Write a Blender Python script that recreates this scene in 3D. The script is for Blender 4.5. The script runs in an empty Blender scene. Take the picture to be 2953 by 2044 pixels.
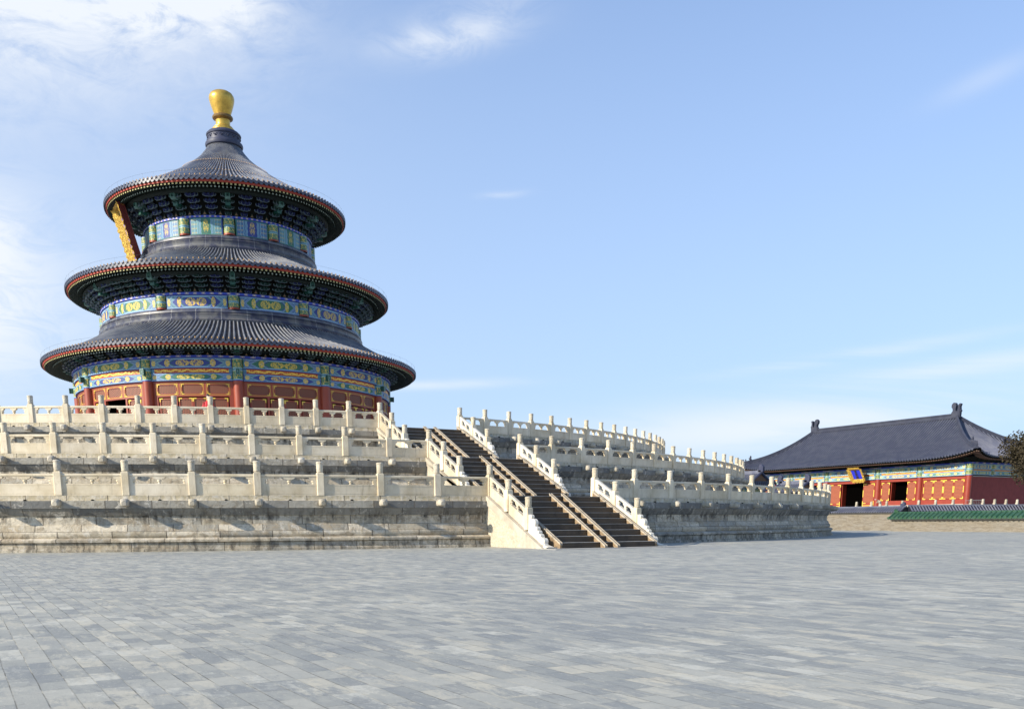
import bpy, math, random
from mathutils import Matrix, Vector
random.seed(7)
PI = math.pi
rad = math.radians
sc = bpy.context.scene
COL = sc.collection

# ------------------------------------------------------------------ camera
cam_d = bpy.data.cameras.new('camera')
cam = bpy.data.objects.new('camera', cam_d)
COL.objects.link(cam)
CAM = Vector((77.352, -21.0849, 0.8922))
_r = Vector((0.4927, 0.8702, -0.0058)); _u = Vector((-0.1711, 0.1034, 0.9798)); _f = Vector((-0.8532, 0.4817, -0.1998))
_f.normalize(); _r = (_r - _f*_r.dot(_f)).normalized(); _u = _r.cross(_f)
cam.matrix_world = Matrix(((_r.x, _u.x, -_f.x, CAM.x), (_r.y, _u.y, -_f.y, CAM.y), (_r.z, _u.z, -_f.z, CAM.z), (0, 0, 0, 1)))
cam_d.sensor_width = 36.0
cam_d.lens = 2668.79/2953*36
cam_d.shift_x = (1476.5-1400.5)/2953
cam_d.shift_y = (2049.1-1022)/2953
cam_d.clip_start = 0.1
cam_d.clip_end = 3000
sc.camera = cam

# ------------------------------------------------------------------ light
SUN_AZ, SUN_EL = rad(-92), rad(25)
sd = bpy.data.lights.new('sun', 'SUN'); sd.energy = 5.0; sd.angle = rad(0.53); sd.color = (1, 0.90, 0.74)
so = bpy.data.objects.new('sun', sd); COL.objects.link(so)
so.rotation_euler = Vector((math.cos(SUN_AZ)*math.cos(SUN_EL), math.sin(SUN_AZ)*math.cos(SUN_EL), math.sin(SUN_EL))).to_track_quat('Z', 'Y').to_euler()
sc.view_settings.view_transform = 'Standard'
sc.view_settings.look = 'None'
sc.view_settings.exposure = 0.47
sc.view_settings.gamma = 1.0


# ------------------------------------------------------------------ node helper
class N:
    """a node tree with arithmetic on sockets"""
    def __init__(s, nt): s.nt = nt
    def node(s, t, **kw):
        n = s.nt.nodes.new(t)
        for k, v in kw.items(): setattr(n, k, v)
        return n
    def set(s, sock, v):
        if isinstance(v, S): s.nt.links.new(v.o, sock)
        elif isinstance(v, bpy.types.NodeSocket): s.nt.links.new(v, sock)
        elif v is not None:
            if hasattr(sock, 'default_value'):
                try: sock.default_value = v
                except Exception:
                    sock.default_value = (*v, 1.0) if len(v) == 3 else v
    def m(s, op, a, b=None, c=None, clamp=False):
        n = s.node('ShaderNodeMath', operation=op); n.use_clamp = clamp
        s.set(n.inputs[0], a)
        if b is not None: s.set(n.inputs[1], b)
        if c is not None: s.set(n.inputs[2], c)
        return S(s, n.outputs[0])
    def uv(s):
        n = s.node('ShaderNodeUVMap'); x = s.node('ShaderNodeSeparateXYZ'); s.nt.links.new(n.outputs[0], x.inputs[0])
        return S(s, x.outputs[0]), S(s, x.outputs[1])
    def obj(s): return S(s, s.node('ShaderNodeTexCoord').outputs['Object'])
    def gen(s): return S(s, s.node('ShaderNodeNewGeometry').outputs['Position'])
    def rnd(s): return S(s, s.node('ShaderNodeObjectInfo').outputs['Random'])
    def xyz(s, x, y, z=0.0):
        n = s.node('ShaderNodeCombineXYZ')
        for i, v in enumerate((x, y, z)): s.set(n.inputs[i], v)
        return S(s, n.outputs[0])
    def sep(s, v):
        n = s.node('ShaderNodeSeparateXYZ'); s.set(n.inputs[0], v)
        return [S(s, o) for o in n.outputs]
    def map(s, v, scale=(1, 1, 1), loc=(0, 0, 0)):
        n = s.node('ShaderNodeMapping'); s.set(n.inputs[0], v)
        n.inputs['Scale'].default_value = scale; n.inputs['Location'].default_value = loc
        return S(s, n.outputs[0])
    def noise(s, v, scale=5, detail=4, rough=0.55, dist=0.0):
        n = s.node('ShaderNodeTexNoise'); s.set(n.inputs['Vector'], v)
        n.inputs['Scale'].default_value = scale; n.inputs['Detail'].default_value = detail
        n.inputs['Roughness'].default_value = rough; n.inputs['Distortion'].default_value = dist
        return S(s, n.outputs[0])
    def white(s, v):
        n = s.node('ShaderNodeTexWhiteNoise', noise_dimensions='3D'); s.set(n.inputs['Vector'], v)
        return S(s, n.outputs['Value'])
    def voro(s, v, scale=5, feature='F1'):
        n = s.node('ShaderNodeTexVoronoi', feature=feature); s.set(n.inputs['Vector'], v); n.inputs['Scale'].default_value = scale
        return S(s, n.outputs['Distance'])
    def ramp(s, v, a, b):          # smooth 0..1 between a and b
        n = s.node('ShaderNodeMapRange', interpolation_type='SMOOTHSTEP')
        s.set(n.inputs['Value'], v); n.inputs['From Min'].default_value = a; n.inputs['From Max'].default_value = b
        return S(s, n.outputs[0])
    def mix(s, f, a, b, mode='MIX'):
        n = s.node('ShaderNodeMix', data_type='RGBA', blend_type=mode)
        s.set(n.inputs[0], f); s.set(n.inputs[6], a); s.set(n.inputs[7], b)
        return S(s, n.outputs[2])
    def band(s, v, c, w):          # 1 where |v-c|<w
        return s.m('LESS_THAN', (v-c).abs(), w)


class S:
    def __init__(s, t, o): s.t, s.o = t, o
    def __add__(s, b): return s.t.m('ADD', s, b)
    __radd__ = __add__
    def __sub__(s, b): return s.t.m('SUBTRACT', s, b)
    def __rsub__(s, b): return s.t.m('SUBTRACT', b, s)
    def __mul__(s, b): return s.t.m('MULTIPLY', s, b)
    __rmul__ = __mul__
    def __truediv__(s, b): return s.t.m('DIVIDE', s, b)
    def abs(s): return s.t.m('ABSOLUTE', s)
    def floor(s): return s.t.m('FLOOR', s)
    def fract(s): return s.t.m('FRACT', s)
    def lt(s, b): return s.t.m('LESS_THAN', s, b)
    def gt(s, b): return s.t.m('GREATER_THAN', s, b)
    def min(s, b): return s.t.m('MINIMUM', s, b)
    def max(s, b): return s.t.m('MAXIMUM', s, b)


def c4(c): return (c[0], c[1], c[2], 1.0)


def mat(name, fn=None, color=(.5, .5, .5), rough=.7, metal=0.0, spec=.5, bump=None):
    m = bpy.data.materials.new(name); m.use_nodes = True
    nt = m.node_tree; b = nt.nodes['Principled BSDF']
    b.inputs['Base Color'].default_value = c4(color); b.inputs['Roughness'].default_value = rough
    b.inputs['Metallic'].default_value = metal; b.inputs['Specular IOR Level'].default_value = spec
    t = N(nt)
    if fn:
        r = fn(t)
        if isinstance(r, tuple): col, hgt, dist = r
        else: col, hgt, dist = r, None, 0
        if col is not None: t.set(b.inputs['Base Color'], col)
        if hgt is not None:
            bn = nt.nodes.new('ShaderNodeBump'); bn.inputs['Distance'].default_value = dist; bn.inputs['Strength'].default_value = 1.0
            t.set(bn.inputs['Height'], hgt); nt.links.new(bn.outputs[0], b.inputs['Normal'])
    return m


# ------------------------------------------------------------------ sky with thin cloud
w = bpy.data.worlds.new('World'); sc.world = w; w.use_nodes = True
wt = w.node_tree; bg = wt.nodes['Background']
T = N(wt)
sky = wt.nodes.new('ShaderNodeTexSky'); sky.sky_type = 'NISHITA'; sky.sun_disc = False
sky.sun_elevation = SUN_EL; sky.sun_rotation = PI/2 - SUN_AZ; sky.air_density = 1.0; sky.dust_density = 1.6; sky.ozone_density = 1.6; sky.altitude = 0
bg.inputs['Strength'].default_value = 0.12
D = S(T, wt.nodes.new('ShaderNodeTexCoord').outputs['Generated'])
dx, dy, dz = T.sep(D)
# azimuth-like and elevation-like coordinates around the view direction
az = T.m('ARCTAN2', dy, dx*-1.0)      # 0 towards -x, grows towards +y
az = T.m('ARCTAN2', dy, dx)
el = T.m('ARCSINE', dz)
def blob(a0, e0, ra, re, tilt=0.0):
    a = T.m('WRAP', az-a0, PI, -PI); e = el-e0
    x = (a*math.cos(tilt) + e*math.sin(tilt))/ra
    y = (e*math.cos(tilt) - a*math.sin(tilt))/re
    return T.m('EXPONENT', (x*x + y*y)*-1.0)
pv = T.xyz(az*2.2, el*7.0, 0.0)
n1 = T.noise(pv, 2.2, 9, .62, .35)
n2 = T.noise(T.xyz(az*1.6+el*.8, el*14.0-az*1.2, 3.0), 1.6, 7, .6, .4)
n3 = T.noise(T.xyz(az*5, el*12.0, 7.0), 3.0, 8, .65, .8)
big = blob(rad(176), rad(26.5), rad(10.5), rad(5.2), 0) + blob(rad(166.5), rad(26), rad(4.2), rad(2.0), .1)
left = blob(rad(178.5), rad(14.0), rad(4.5), rad(2.6), 0) + blob(rad(180), rad(10), rad(6), rad(3.0), 0)
wisp = blob(rad(152.6), rad(24.4), rad(3.6), rad(.75), -.12) + blob(rad(150.5), rad(25.6), rad(3.5), rad(.9), -.2)*.45
dash = T.ramp(n3, .3, .6)*blob(rad(149.4), rad(17.6), rad(1.2), rad(.18), -.05)*.45 + blob(rad(124.5), rad(20.6), rad(2.2), rad(.5), -.25)*.35
low = blob(rad(134), rad(5.2), rad(13), rad(1.5), -.05)
streak = blob(rad(130), rad(8.75), rad(6.5), rad(.32), -.085) + blob(rad(124), rad(7.9), rad(6), rad(.5), -.06) + blob(rad(153), rad(7.9), rad(4.5), rad(.26), -.03)*1.1
n4 = T.noise(T.xyz(az*9, el*20.0+az*3, 5.0), 2.2, 9, .68, 1.0)
cl = big*(T.ramp(n3, .24, .58)*.85+T.ramp(n4, .35, .7)*.45)*1.15 + left*T.ramp(n3, .25, .60)*.95 + wisp*(T.ramp(n3, .30, .70)*.55+.12) + dash*.6 + low*T.ramp(n2, .25, .60)*.80 + streak*T.ramp(n2, .30, .60)*.5
glow = blob(rad(192), rad(14), rad(24), rad(26), 0)*.34
cl = T.m('MINIMUM', cl+glow*(1.0-cl*.6), .95)
haze = T.ramp(el, rad(50), rad(-3))
tint = T.mix(1.0, S(T, sky.outputs[0]), (.60, .93, 1.36, 1), 'MULTIPLY')
base = T.mix(haze*.62+.10, tint, (4.0, 4.95, 6.3, 1))
skyc = T.mix(cl, base, (5.5, 5.8, 6.2, 1))
T.set(bg.inputs['Color'], skyc)

# ------------------------------------------------------------------ materials
def f_marble(base, dirt, amt):
    def f(t):
        o = t.gen(); r = t.rnd()
        n = t.noise(o, 1.4, 6, .6); v = t.noise(t.map(o, (6, 6, 1.1)), 1.0, 6, .65, .6); f2 = t.noise(o, 22, 5, .7)
        c = t.mix(t.ramp(n, .35, .72)*amt, c4(base), c4(dirt))
        c = t.mix(t.ramp(v, .52, .80)*amt*.9, c, c4([x*.62 for x in dirt]))
        c = t.mix(t.ramp(f2, .55, .85)*.30, c, c4([x*.6 for x in base]))
        k = r*.24+.84; k2 = t.white(t.xyz(r*91.0, 1.0, 2.0))*.10+.93
        c = t.mix(1.0, c, t.xyz(k, k*(k2*.25+.75), k*k2), 'MULTIPLY')
        return c, f2*.6+n, .012
    return f
M = {}
M['marble'] = mat('white_marble', f_marble((.75, .655, .49), (.56, .46, .30), .9), rough=.6)
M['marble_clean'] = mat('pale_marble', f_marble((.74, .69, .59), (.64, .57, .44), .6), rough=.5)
def f_carved(t):
    c, h, d = f_marble((.75, .67, .52), (.57, .48, .34), .7)(t)
    o = t.obj(); k = t.noise(t.map(o, (1, 1, 1)), 26, 2, .5, 1.6)
    return c, t.ramp(k, .42, .58), .012
M['spout'] = mat('weathered_marble', f_marble((.50, .45, .36), (.27, .24, .18), .95), rough=.75)
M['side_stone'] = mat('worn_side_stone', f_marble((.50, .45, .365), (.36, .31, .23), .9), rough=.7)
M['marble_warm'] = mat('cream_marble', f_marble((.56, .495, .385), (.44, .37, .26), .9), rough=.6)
M['carved'] = mat('carved_marble', f_carved, rough=.6)

def f_terrace(t):
    u, v = t.uv()             # metres along the wall, metres above tier foot (scaled to 1.88)
    # courses
    row = (v.gt(.24)+v.gt(.40)+v.gt(.64)+v.gt(.87)+v.gt(1.18)+v.gt(1.44)+v.gt(1.70))
    ln = t.white(t.xyz(row, 3.3, 1.0))*.5+1.35
    uu = u/ln + row*.37
    blk = t.white(t.xyz(uu.floor(), row, 2.0)); blk2 = t.white(t.xyz(uu.floor(), row, 9.0))
    P = t.xyz(u, v, 0.0)
    n = t.noise(P, 1.1, 7, .62, .3); n2 = t.noise(P, 4.5, 8, .70, .5); st = t.noise(t.xyz(u*3.2, v*.55, 2.0), 1.3, 7, .66, .3); f2 = t.noise(P, 26, 4, .7)
    wallc = t.mix(t.ramp(blk, .2, .8), (.47, .41, .305, 1), (.66, .585, .455, 1))
    wallc = t.mix(t.ramp(blk2, .45, .8)*.8, wallc, (.33, .315, .27, 1))
    wallc = t.mix(t.ramp(t.noise(t.xyz(u*.7, v*1.6, 4.0), 1.6, 8, .7, .8), .48, .60)*.6, wallc, (.42, .33, .215, 1))
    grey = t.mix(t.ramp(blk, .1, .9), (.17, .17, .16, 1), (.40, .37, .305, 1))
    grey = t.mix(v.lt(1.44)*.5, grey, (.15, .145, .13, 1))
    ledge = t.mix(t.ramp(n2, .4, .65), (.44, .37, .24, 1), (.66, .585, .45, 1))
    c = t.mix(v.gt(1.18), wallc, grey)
    c = t.mix(v.gt(1.70), c, ledge)
    # yellow blotches
    c = t.mix(t.ramp(n2, .50, .72)*.55*v.lt(1.18), c, (.44, .33, .19, 1))
    # flaking pale patches
    c = t.mix(t.ramp(t.noise(P, 2.7, 8, .72, 1.0), .56, .62)*.6, c, (.62, .58, .50, 1))
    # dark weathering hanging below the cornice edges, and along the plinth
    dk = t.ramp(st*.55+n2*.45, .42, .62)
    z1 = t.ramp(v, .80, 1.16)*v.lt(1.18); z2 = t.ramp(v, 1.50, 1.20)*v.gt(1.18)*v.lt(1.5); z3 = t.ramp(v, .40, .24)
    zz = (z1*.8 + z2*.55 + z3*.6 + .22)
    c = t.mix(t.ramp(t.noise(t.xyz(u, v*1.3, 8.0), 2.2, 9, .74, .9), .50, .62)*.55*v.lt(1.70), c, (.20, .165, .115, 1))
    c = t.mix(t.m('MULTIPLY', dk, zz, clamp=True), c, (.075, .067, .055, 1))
    # narrow drips
    dr = t.noise(t.xyz(u*9, v*.35, 5.0), 1.0, 4, .5)
    c = t.mix(t.ramp(dr, .64, .74)*t.ramp(n, .45, .6)*.6*v.lt(1.70), c, (.10, .095, .085, 1))
    c = t.mix(t.ramp(f2, .58, .85)*.35, c, (.20, .17, .13, 1))
    # joints
    j = ((uu.fract()-.5).abs().gt(.489)).max(t.band(v, .64, .008)*v.lt(.66))
    c = t.mix(j*.75, c, (.10, .085, .065, 1))
    return c, n2*1.0+f2*.25-j*.8, .05
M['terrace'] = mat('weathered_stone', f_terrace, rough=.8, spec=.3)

def f_deck(t):
    o = t.gen(); x, y, z = t.sep(o)
    b = t.white(t.xyz((x*1.2).floor(), (y*2.2).floor(), 0.0))
    return t.mix(b, (.33, .32, .30, 1), (.45, .43, .39, 1))
M['deck'] = mat('deck_paving', f_deck, rough=.85)

def f_ground(t):
    x, y, z = t.sep(t.obj())
    wx, wy = .315, .157
    P = t.xyz(x, y, 0.0)
    jit = (t.noise(P, 1.3, 3, .5)-.5)
    xr, yr = x, y+jit*.02
    row = (yr/wy).floor(); ux = xr/wx + t.white(t.xyz(row, 4.0, 0))*1.0
    cell = t.xyz(ux.floor(), row, 0.0)
    b = t.white(cell); b2 = t.white(t.xyz(ux.floor(), row, 5.0)); b3 = t.white(t.xyz(ux.floor(), row, 8.0))
    big = t.noise(P, .16, 5, .6, .4); mid = t.noise(P, .75, 6, .65, .5); fine = t.noise(P, 9, 8, .72); fi2 = t.noise(t.xyz(x*.6, y, 0.0), 38, 4, .6)
    c = t.mix(t.ramp(b, .0, 1.0), (.275, .285, .290, 1), (.325, .330, .325, 1))
    c = t.mix(b2.gt(.88)*.5, c, (.42, .41, .375, 1))
    c = t.mix(t.ramp(mid + (b-.5)*.25, .44, .66)*.6, c, (.42, .415, .395, 1))
    c = t.mix(t.ramp(t.noise(t.xyz(x*.5+9, y*1.6, 2.0), 1.1, 7, .68, .7)+(b2-.5)*.2, .50, .64)*.55, c, (.235, .25, .27, 1))
    c = t.mix(t.ramp(big, .50, .72)*.45, c, (.235, .25, .275, 1))
    # salt bloom and worn patches on some bricks
    edge = t.noise(t.xyz(x, y*1.5, 0.0), 7.5, 9, .80, .15)
    w1 = t.ramp(edge*.8+.1 + (b3-.5)*.34 + (big-.5)*-.45 + (mid-.5)*.5, .62, .70)
    c = t.mix(w1*.55, c, (.54, .535, .51, 1))
    w2 = t.ramp(t.noise(t.xyz(x+31, y+7, 0.0), 3.4, 9, .80, .1) + (b2-.5)*.30, .66, .70)
    c = t.mix(w2*.55, c, (.50, .46, .39, 1))
    st1 = t.noise(t.xyz(x*.8+3, y*2.6, 1.0), 1.7, 9, .78, .25)
    c = t.mix(t.ramp(st1 + (b2-.5)*.16, .53, .62)*.55, c, (.50, .475, .42, 1))
    c = t.mix(t.ramp(st1 + (b-.5)*.2, .47, .38)*.5, c, (.20, .215, .24, 1))
    c = t.mix(t.ramp(fine, .52, .72)*.45, c, (.17, .18, .19, 1))
    c = t.mix(t.ramp(fi2, .58, .70)*.45, c, (.52, .51, .48, 1))
    fy = (yr/wy).fract(); fx = ux.fract()
    jn = t.noise(P, 3.1, 3, .6)
    jw = t.ramp(jn, .38, .62)
    jy = (fy-.5).abs().gt(.478); jx = (fx-.5).abs().gt(.490)
    j = t.m('MAXIMUM', jy*(jw*.55+.25), jx*(jw*.5+.10))
    jc = t.mix(t.ramp(t.noise(P, 1.9, 4, .6), .45, .60), (.11, .105, .095, 1), (.50, .48, .42, 1))
    c = t.mix(j, c, jc)
    c = t.mix(1.0, c, (1.08, 1.05, .925, 1), 'MULTIPLY')
    return c, (fine*.35 - j*1.2 + b*.30 + edge*.3), .012
M['ground'] = mat('grey_brick_paving', f_ground, rough=.72, spec=.35)

def f_tile(base, dust, amt):
    def f(t):
        o = t.gen()
        n = t.noise(o, 1.2, 5, .6); f2 = t.noise(o, 14, 4, .65)
        c = t.mix(t.ramp(n, .35, .65)*amt + amt*.35, c4(base), c4(dust))
        c = t.mix(t.ramp(f2, .5, .8)*.4, c, c4([x*.45 for x in base]))
        return c
    return f
M['rib'] = mat('glazed_tile_rib', f_tile((.10, .115, .165), (.27, .275, .285), .7), rough=.38, spec=.5)
M['pan'] = mat('glazed_tile_pan', f_tile((.010, .011, .020), (.022, .023, .030), .6), rough=.45)
M['tile_edge'] = mat('glazed_tile_end', f_tile((.040, .046, .080), (.085, .09, .115), .6), rough=.4)
M['tile_blue'] = mat('deep_blue_glaze', f_tile((.035, .040, .080), (.075, .08, .11), .5), rough=.5, spec=.3)
M['ridge'] = mat('dark_ridge_tile', f_tile((.030, .034, .058), (.065, .07, .09), .5), rough=.55, spec=.2)
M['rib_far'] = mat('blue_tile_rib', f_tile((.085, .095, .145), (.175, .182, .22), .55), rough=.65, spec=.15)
M['rib_green'] = mat('green_tile_rib', f_tile((.016, .066, .028), (.055, .105, .065), .5), rough=.35)
M['pan_green'] = mat('green_tile_pan', f_tile((.02, .07, .04), (.05, .11, .08), .6), rough=.4)
def f_ringband(t):
    u, v = t.uv()
    j = ((u*36.0).fract()-.5).abs().gt(.485)
    b = t.white(t.xyz((u*36.0).floor(), (v*3.0).floor(), 1.0))
    o = t.gen(); n = t.noise(o, 1.5, 6, .6)
    c = t.mix(b*.8, (.035, .04, .075, 1), (.065, .07, .11, 1))
    c = t.mix(t.ramp(n, .40, .62)*.85, c, (.15, .15, .15, 1))
    return t.mix(j*.7, c, (.30, .30, .30, 1))
M['ringband'] = mat('glazed_ring_brick', f_ringband, rough=.42)
def f_gold(t):
    n = t.noise(t.gen(), 3.0, 6, .6); return t.mix(t.ramp(n, .4, .75), (.66, .42, .075, 1), (.44, .27, .05, 1))
M['gold'] = mat('gilded_metal', f_gold, rough=.36, metal=.55)
def f_goldc(t):
    v = t.voro(t.obj(), 9); n = t.noise(t.obj(), 11, 4, .6, 1.5)
    h = t.ramp(n, .40, .60)
    return t.mix(h, (.52, .29, .04, 1), (1.0, .70, .13, 1)), h, .04
M['gold_carved'] = mat('carved_gilt_wood', f_goldc, rough=.4, metal=.35)
M['gold_paint'] = mat('gold_paint', color=(.86, .62, .09), rough=.45, metal=.15)
def f_red(base, k=.55):
    def f(t):
        n = t.noise(t.gen(), 2.2, 5, .6); s = t.noise(t.map(t.gen(), (5, 5, .7)), 1.5, 5, .6)
        c = t.mix(t.ramp(n, .35, .7)*k, c4(base), c4([x*.72 for x in base]))
        return t.mix(t.ramp(s, .5, .75)*.35, c, c4([base[0]*1.1, base[1]*1.5, base[2]*1.6]))
    return f
M['red'] = mat('red_lacquer', f_red((.29, .050, .022)), rough=.5)
M['red_bright'] = mat('vermilion_lacquer', f_red((.27, .034, .016), .5), rough=.5)
M['red_dark'] = mat('dark_red_plaster', f_red((.24, .045, .04)), rough=.85)
M['red_edge'] = mat('red_eave_board', f_red((.42, .05, .025)), rough=.6)
M['black'] = mat('dark_interior', color=(.0012, .001, .001), rough=1, spec=0)  # near black, stands for the unlit depth of openings
M['under'] = mat('eave_soffit', f_red((.010, .011, .010)), rough=.95, spec=.1)  # the deep shade under the eaves is put into this colour

def f_lattice(t, fg=(.30, .095, .045, 1), bgc=(.008, .003, .003, 1), s=1.0):
    u, v = t.uv()      # metres
    k = 8.5*s
    x = u*k; y = v*k
    p = [x, x*.5+y*.866, x*-.5+y*.866]
    ln = None
    for q in p:
        l = ((q.fract()-.5).abs()).lt(.13)
        ln = l if ln is None else ln.max(l)
    return t.mix(ln, bgc, fg)
M['lattice'] = mat('red_lattice', f_lattice, rough=.6)
def f_lat2(t):
    u, v = t.uv()
    k = 7.0; x = u*k; y = v*k*1.0
    row = y.floor(); xx = (x + row*.5).fract()-.5; yy = y.fract()-.5
    d = (xx*xx*1.3+yy*yy*2.2)
    return t.mix(d.gt(.12), (.035, .008, .006, 1), (.33, .085, .035, 1))
M['lattice2'] = mat('red_honeycomb_lattice', f_lat2, rough=.6)

def motif(t, u, v, cx, cy, rx, ry, sc_=1.0, th=.5):
    """gold curls inside an ellipse"""
    x = (u-cx)/rx; y = (v-cy)/ry
    d = x*x+y*y
    n = t.noise(t.xyz(u*74*sc_, v*7.5*sc_, cx*7), 1.0, 2, .5, 1.2)
    return d.lt(1.0)*t.ramp(n, th-.01, th+.05)
def f_beam(green_first, asp, far=False):
    """painted beam: zigzag brackets, framed centre panel, end medallions. asp = length/height"""
    G = (.035, .15, .095, 1); B = (.03, .055, .24, 1); L = (.28, .46, .60, 1); Y = (.74, .52, .08, 1); TL = (.11, .22, .36, 1)
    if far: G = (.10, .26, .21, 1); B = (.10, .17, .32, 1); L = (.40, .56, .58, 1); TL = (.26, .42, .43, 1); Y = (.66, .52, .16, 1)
    c1_, c2_ = (G, B) if green_first else (B, G)
    def f(t):
        u, v = t.uv(); s = (u-.5).abs()          # 0 centre .. .5 end
        z = (v-.5).abs()/asp*1.5                     # chevron slope
        ch = s - (z*-1.0)
        c = t.mix(1.0, c2_, TL)
        tex = t.noise(t.xyz(u*60, v*9, 1.0), 1.0, 4, .7)
        c = t.mix(t.ramp(tex, .42, .6)*.6, TL, c2_)
        # regions by chevron coordinate
        e = s + z - .07
        c = t.mix(e.lt(.33), c, c4(c1_[:3]))
        c = t.mix(e.lt(.205), c, c4(c2_[:3]))
        for pos in (.215, .235, .335, .36, .42):
            c = t.mix(t.band(e, pos, .0045), c, L)
        c = t.mix(t.band(e, .226, .004), c, c4(B[:3])); c = t.mix(t.band(e, .348, .005), c, c4(c2_[:3]))
        fr = (v-.5).abs()
        inner = e.lt(.185)*fr.lt(.34)
        c = t.mix(inner, c, c4(c1_[:3]))
        c = t.mix(e.lt(.205)*fr.gt(.33)*fr.lt(.38), c, L)
        # motifs
        c = t.mix(motif(t, s, v, .085, .5, .085, .30, 1.2, .47)*inner, c, Y)
        c = t.mix(motif(t, s, v, .278, .5, .034, .36, 1.6, .44), c, Y)
        c = t.mix(motif(t, s, v, .455, .5, .026, .30, 1.6, .44), c, Y)
        c = t.mix(s.gt(.488), c, c4(c1_[:3]))
        c = t.mix(fr.gt(.44), c, c4(B[:3]))
        c = t.mix(t.band(fr, .415, .022), c, c4(L[:3]))
        return c
    return f
M['beam_a'] = mat('painted_beam_green', f_beam(True, 6.0), rough=.55)
M['beam_b'] = mat('painted_beam_blue', f_beam(False, 6.0), rough=.55)
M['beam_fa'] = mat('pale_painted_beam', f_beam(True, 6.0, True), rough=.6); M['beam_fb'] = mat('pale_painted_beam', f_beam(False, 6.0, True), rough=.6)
def f_beam3(a):
    G = (.035, .15, .11, 1); B = (.03, .055, .24, 1); L = (.24, .45, .52, 1); Y = (.78, .55, .08, 1)
    def f(t):
        u, v = t.uv(); s = (u-.5).abs(); zz = ((v*3.0).fract()-.5).abs()*.035
        e = s+zz
        tex = t.noise(t.xyz(u*40, v*14, 1.0), 1.0, 4, .7)
        c = t.mix(t.ramp(tex, .42, .58), (.10, .22, .32, 1), (.14, .30, .29, 1) if a else (.07, .13, .32, 1))
        for pos in (.17, .20, .27, .36): c = t.mix(t.band(e, pos, .008), c, L)
        c = t.mix(t.band(e, .185, .007), c, B)
        c = t.mix(e.lt(.15), c, G if a else B)
        c = t.mix(motif(t, s, v, .0, .5, .085, .42, .9, .50), c, Y)
        dots = ((s*22).fract()-.5).abs().lt(.13)*(((v*4).fract()-.5).abs()).lt(.16)*s.gt(.28)
        c = t.mix(dots, c, Y)
        c = t.mix(s.gt(.465), c, B if a else G)
        fr = (v-.5).abs()
        return t.mix(fr.gt(.45), c, (.05, .20, .16, 1))
    return f
M['beam3_a'] = mat('painted_frieze_green', f_beam3(True), rough=.55)
M['beam3_b'] = mat('painted_frieze_blue', f_beam3(False), rough=.55)
def f_orange(t):
    u, v = t.uv()
    x = u*7.0; wv = t.m('SINE', x*2*PI)*.20+.5
    n = t.noise(t.xyz(u*46, v*3.0, 0.0), 1.0, 3, .6, 1.6)
    g = t.m('MAXIMUM', t.band(v, .5, .5)*((v-wv).abs().lt(.10)), t.ramp(n, .52, .56)*((v-.5).abs().lt(.34)))
    c = t.mix(g, (.44, .065, .012, 1), (.95, .60, .08, 1))
    return t.mix((u-.5).abs().gt(.46), c, (.08, .20, .30, 1))
M['orange'] = mat('vermilion_gilt_board', f_orange, rough=.5)
def f_capital(t):
    u, v = t.uv()     # u once round, v 0..1
    k = (v*2.0).fract()-.5; w_ = k.abs()
    c = t.mix(t.ramp(t.noise(t.xyz(u*40, v*8, 0.0), 1.0, 3, .6), .42, .58), (.05, .12, .26, 1), (.16, .36, .34, 1))
    med = w_.lt(.36)
    c = t.mix(med, c, (.035, .16, .10, 1)); c = t.mix(t.band(w_, .38, .025), c, (.30, .52, .56, 1))
    o = t.noise(t.xyz(u*22, v*11, 0.0), 1.0, 3, .6, 1.6)
    c = t.mix(t.ramp(o, .52, .58)*med, c, (.74, .52, .09, 1))
    return t.mix((v-.5).abs().gt(.46), c, (.03, .06, .30, 1))
M['capital'] = mat('painted_column_head', f_capital, rough=.5)
def f_blueband(t):
    u, v = t.uv()
    x = (u*9.0).fract()-.5; a = x.abs()
    g = a.lt(.24)*(((v-.5).abs().gt(.16)) + a.lt(.07)).gt(.5)*((v-.5).abs().lt(.34))
    return t.mix(g, (.03, .06, .42, 1), (.60, .50, .34, 1))
M['blueband'] = mat('blue_fillet_band', f_blueband, rough=.5)
M['b_blue'] = mat('bracket_blue', f_red((.016, .021, .085)), rough=.75, spec=.2)
M['b_green'] = mat('bracket_green', f_red((.009, .032, .025)), rough=.75, spec=.2)
M['b_line'] = mat('bracket_outline', color=(.12, .165, .19), rough=.6)
M['b_gold'] = mat('bracket_board_flame', color=(.16, .08, .035), rough=.6)
M['raft_y'] = mat('square_rafter_end', color=(.46, .41, .18), rough=.6)
M['raft_g'] = mat('round_rafter_end', color=(.42, .52, .48), rough=.6)
M['raft_b'] = mat('rafter_shaft', color=(.008, .020, .013), rough=.8)  # dark paint taken down further to hold the under-eave shade
M['raft_r'] = mat('pink_rafter_end', color=(.17, .095, .065), rough=.7)
M['purlin'] = mat('shade_dark_purlin', color=(.006, .014, .012), rough=.8)  # dark paint plus eave shade, both in the colour
M['head_green'] = mat('green_beam_head', color=(.012, .075, .055), rough=.5)
M['head_line'] = mat('beam_head_outline', color=(.13, .24, .21), rough=.5)
M['ring_brown'] = mat('dark_gilt_ring', color=(.20, .12, .04), rough=.5, metal=.3)
M['knob'] = mat('tile_nail_cap', color=(.42, .24, .07), rough=.5)
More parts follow.
